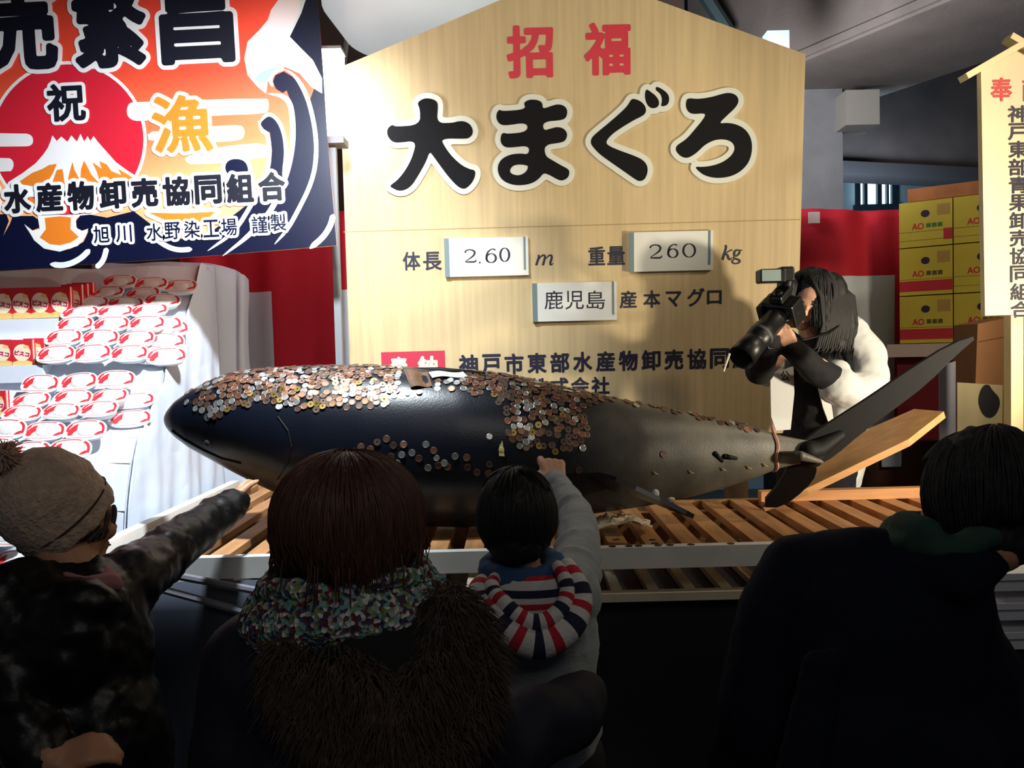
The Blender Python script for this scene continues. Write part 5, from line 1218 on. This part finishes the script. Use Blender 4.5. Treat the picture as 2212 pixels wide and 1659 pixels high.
b = MB(); b.ell(P(1895, 1420, D), (.205, .14, .22)); b.ell(P(1870, 1640, D), (.25, .17, .28)); b.ell(P(1860, 1880, D), (.27, .19, .25))
limb(b, (P(1712, 1222, D+.06), .062), (P(1850, 1218, D+.02), .070), (P(1990, 1215, D), .075), (P(2035, 1275, D-.02), .085), (P(2055, 1345, D-.02), .08))
limb(b, (P(1712, 1222, D+.06), .064), (P(1660, 1330, D+.04), .064), (P(1630, 1520, D+.02), .07), (P(1600, 1680, D+.04), .066), (lh, .06)); limb(b, (P(2055, 1345, D-.01), .08), (P(2105, 1440, D), .08), (P(2150, 1620, D), .078), (rh, .06))
limb(b, (P(1985, 1232, D-.05), .05), (P(2060, 1238, D-.08), .055), (P(2128, 1205, D-.05), .048))
for x in (1760, 1800): limb(b, (P(x, 1420, D-.13), .02), (P(x-60, 1700, D-.16), .03))
blob(b, 'coat', nvy, pn, .012, 8, (.018, .12))
b = MB(); L2 = [P(2042, 1148, D)+V((.098*math.cos(a), .088*math.sin(a), .018*math.cos(a)+.006*math.sin(4*a))) for a in [2*math.pi*j/30 for j in range(31)]]; b.tube(L2, .026, 10, 0, False)
limb(b, (P(1952, 1132, D-.01), .026), (P(2000, 1150, D-.06), .028))
blob(b, 'collar', mat('collar_green', (34, 66, 56), .85, nz=.15, nscale=20), pn, .008, 4, (.012, .04))
b = MB(); legs(b, hip, V((.85, .5, 0)), .01, w=.1, s=1.2); b.ell(hip, (.19, .14, .16)); blob(b, 'trousers', mat('trousers_dark', (22, 22, 26), .8), pn, .014, 5)

# --- person with the camera behind the fish
D = 3.45; c = P(1748, 652, D); F = Frame(c, (-.42, -.84, -.34), (.22, -.3, .93)); m_ = mpp(D); hip = P(1762, 1010, D+.1); PLZ = .3
nb = P(1768, 745, D+.05); ls_, rs_ = P(1838, 720, D+.04), P(1690, 770, D+.10)
le, lwr = P(1872, 852, D-.08), P(1712, 752, D-.22); re, rwr = P(1640, 800, D-.1), P(1662, 735, D-.24)
b = MB(); head(b, F, 1.0); limb(b, (F.p(0, -.02, -.06), .05), (nb, .055), (nb-V((0, 0, .07)), .08)); b.ell(P(1764, 850, D+.1), (.12, .08, .17)); b.ell(hip, (.13, .10, .12)); limb(b, (P(1764, 850, D+.1), .09), (hip, .09))
limb(b, (ls_, .045), (le, .038), (lwr, .027)); limb(b, (rs_, .045), (re, .038), (rwr, .027))
hand(b, lwr, P(1690, 716, D-.28)-lwr, (.3, -.3, -.9), .95, -1, (30, 35, 38, 40)); hand(b, rwr, P(1672, 690, D-.27)-rwr, (-.7, -.6, .2), .95, -1, (35, 40, 45, 45))
legs(b, hip, V((.9, .2, 0)), PLZ, bend=V((0, -.04, 0)))
pc_ = blob(b, 'person', skin, None, .006, 3, base=(hip.x, hip.y, PLZ))
tag(pc_, 'long-haired person in a white happi coat aiming a black camera behind the fish', 'person')
face_bits(F, pc_, 1.0)
b = MB(); HF2 = Frame(F.p(0, -.022, .03), F.f, F.u); HF2.ell(b, 0, -.008, .012, .094, .104, .094); HF2.ell(b, .0, -.05, -.05, .088, .07, .09)
b.ell(P(1828, 690, D+.0), (.045, .05, .11)); b.ell(P(1800, 640, D), (.06, .07, .1)); b.ell(P(1806, 740, D-.02), (.055, .05, .05)); b.ell(P(1700, 620, D-.01), (.04, .05, .07))
hc = blob(b, 'hair', hair_bk, pc_, .008, 4, (.012, .05))
b = MB(); hair_locks(b, HF2, (.097, .106, .100), 700, lambda a: 95 if math.cos(a) < .55 else 40, lambda a:   .20 if math.sin(a) < .3 else .08, .0032, .009, 5, .05, seed=31)
for k in range(26):
    t = k/25; x = 1772+72*t; b.tube([P(1745+70*t, 585+30*t, D-.09+.06*t), P(x, 640, D-.10+.06*t), P(x+6, 700, D-.09+.06*t), P(x-8*(1-t), 750+8*math.sin(k*2.1), D-.10+.06*t), P(x-26*(1-t)-4, 770+10*math.sin(k*1.3), D-.09+.06*t)], [.004, .007, .008, .006, .001], 5)
b.build('hair_lock', hair_bk, hc, True)
hap = mat('happi_white', (214, 216, 214), .75, bump=.12, bscale=30); blin = mat('inner_black', (14, 14, 18), .85)
b = MB(); b.ell(P(1768, 850, D+.05), (.145, .125, .22)); b.ell(P(1768, 985, D+.08), (.17, .135, .22)); limb(b, (rs_, .07), (ls_, .06)); limb(b, (lwr, .046), (P(1760, 800, D-.16), .056), (le, .062)); limb(b, (rwr, .046), (re, .06)); limb(b, (nb, .075), (P(1765, 790, D+.04), .10))
blob(b, 'black_top', blin, pc_, .009, 4, (.01, .05))
# happi: fronts, back and wide square sleeves
b = MB(); b.ell(P(1800, 870, D+.13), (.17, .09, .25)); b.ell(P(1780, 1000, D+.15), (.18, .10, .22)); limb(b, (P(1808, 730, D+.06), .06), (ls_, .075), (P(1872, 775, D+.0), .085), (P(1878, 835, D-.06), .085), (P(1840, 850, D-.11), .085), (P(1812, 835, D-.13), .08))
limb(b, (P(1868, 850, D-.06), .065), (P(1822, 880, D-.10), .05)); limb(b, (P(1812, 800, D-.12), .045), (P(1818, 900, D-.11), .03))
b.ell(P(1700, 800, D+.12), (.08, .07, .1)); limb(b, (rs_, .06), (P(1660, 805, D+.02), .06))
hp = blob(b, 'happi_coat', hap, pc_, .009, 3, (.022, .09))
b = MB(); A_ = [(1664,812),(1714,790),(1716,850),(1708,928),(1676,930),(1666,900)]; pl = Plane(P(1690, 860, D-.085), (1, .1, 0), (0, .05, 1)); b.flat(pl, pl.pts(A_), 0, .006); fp = b.build('happi_front', hap, hp)
b = MB(); b.text(pl, '公', *pl.px(1696, 812), 20*m_, 22*m_, .001, 0, bold=.001); b.build('happi_lettering', mat('faded_ink', (70, 68, 74), .8), fp)
b = MB(); A_ = [(1768,838),(1792,846),(1800,900),(1804,925),(1792,918),(1778,880)]; pl = Plane(P(1788, 880, D-.135), (1, .1, 0), (0, .05, 1)); b.flat(pl, pl.pts(A_), 0, .006); b.build('happi_front', hap, hp)
b = MB(); legs(b, hip, V((.9, .2, 0)), PLZ+.01, bend=V((0, -.04, 0)), s=1.15); b.ell(hip, (.165, .13, .15)); blob(b, 'trousers', mat('trousers_dark', (22, 22, 26), .8), pc_, .014, 5)
b = MB(); b.box((hip.x-.4, 3.31, 0), (hip.x+.35, 3.82, PLZ)); b.box((hip.x-.42, 3.30, PLZ-.03), (hip.x+.37, 3.83, PLZ-.001))
tag(b.build('step_platform', dkp), 'low dark platform behind the stand under the person with the camera', 'platform')
# the camera: body, flash, long lens with hood, strap
cbk = mat('camera_black', (12, 12, 14), .4); cgl = mat('camera_silver', (150, 156, 160), .3, .6)
cc = P(1690, 672, D-.24); ax = (P(1572, 806, D-.42) - cc).normalized(); CF = Frame(cc, ax, (.25, 0, 1))
cam_t = thing('camera', cc, 'black camera with a long lens and flash held by the person in white', 'camera')
b = MB(); M4 = CF.mat3().to_4x4(); M4.translation = cc; b.box((-.07, -.045, -.05), (.07, .035, .05), 0, M4); b.box((-.03, -.05, .05), (.03, .03, .085), 0, M4); b.box((.045, -.02, -.05), (.078, .055, .045), 0, M4)
me = bake(b.mesh(), [('BEVEL', dict(width=.008, segments=2))]); link_mesh('camera_body', me, cbk, cam_t)
b = MB(); b.lathe([(0, .03), (.040, .03), (.043, .06), (.043, .12), (.047, .125), (.047, .19), (.040, .20), (.046, .21), (.052, .30), (.049, .30), (.042, .22), (0, .215)], cc, ax, 28); ln = b.build('lens', cbk, cam_t, True)
b = MB(); b.lathe([(.0475, .150), (.0485, .152), (.0485, .164), (.0475, .166)], cc, ax, 28); b.build('zoom_ring', mat('ring_grey', (70, 72, 76), .5), ln, True)
q0, q1 = P(1563, 803, D-.455), P(1576, 764, D-.42); b = MB(); b.tube([q0, q1], [.003, .004], 6); b.build('hood_glint_strip', mat('strip_white', (225, 225, 215), .4), ln)
b = MB(); fl = P(1664, 597, D-.26); b.box((fl.x-.050, fl.y-.04, fl.z-.026), (fl.x+.05, fl.y+.03, fl.z+.026)); b.box((fl.x+.03, fl.y-.03, fl.z-.02), (fl.x+.085, fl.y+.04, fl.z+.034)); me = bake(b.mesh(), [('BEVEL', dict(width=.008, segments=2))]); fo = link_mesh('flash_head', me, cbk, cam_t)
b = MB(); b.box((fl.x-.045, fl.y-.046, fl.z-.021), (fl.x+.026, fl.y-.038, fl.z+.021)); b.build('flash_window', mat('flash_glass', (150, 168, 168), .2), fo)
b = MB(); b.cap([V((fl.x+.07, fl.y+.01, fl.z+.01)), P(1692, 640, D-.22), cc+CF.u*.07], [.026, .03, .026]); blob(b, 'flash_stem', cbk, cam_t, .006, 3)
b = MB(); b.lathe([(.018, -.045), (.022, -.06), (.020, -.07), (0, -.07)], cc+CF.u*.06, ax, 16); b.build('viewfinder', cbk, cam_t, True)
b = MB(); b.tube([cc+CF.r*.07, P(1735, 735, D-.2), P(1790, 720, D-.1), P(1815, 700, D-.06)], .005, 6); b.tube([cc-CF.r*.07, P(1650, 722, D-.26), P(1660, 752, D-.28), P(1690, 755, D-.24)], .005, 6); b.build('strap', cbk, cam_t, True)
b = MB(); q = P(1722, 668, D-.17); b.cap([P(1702, 640, D-.2), q, P(1716, 690, D-.2)], [.008, .01, .007]); b.build('camera_trim', cgl, cam_t, True)
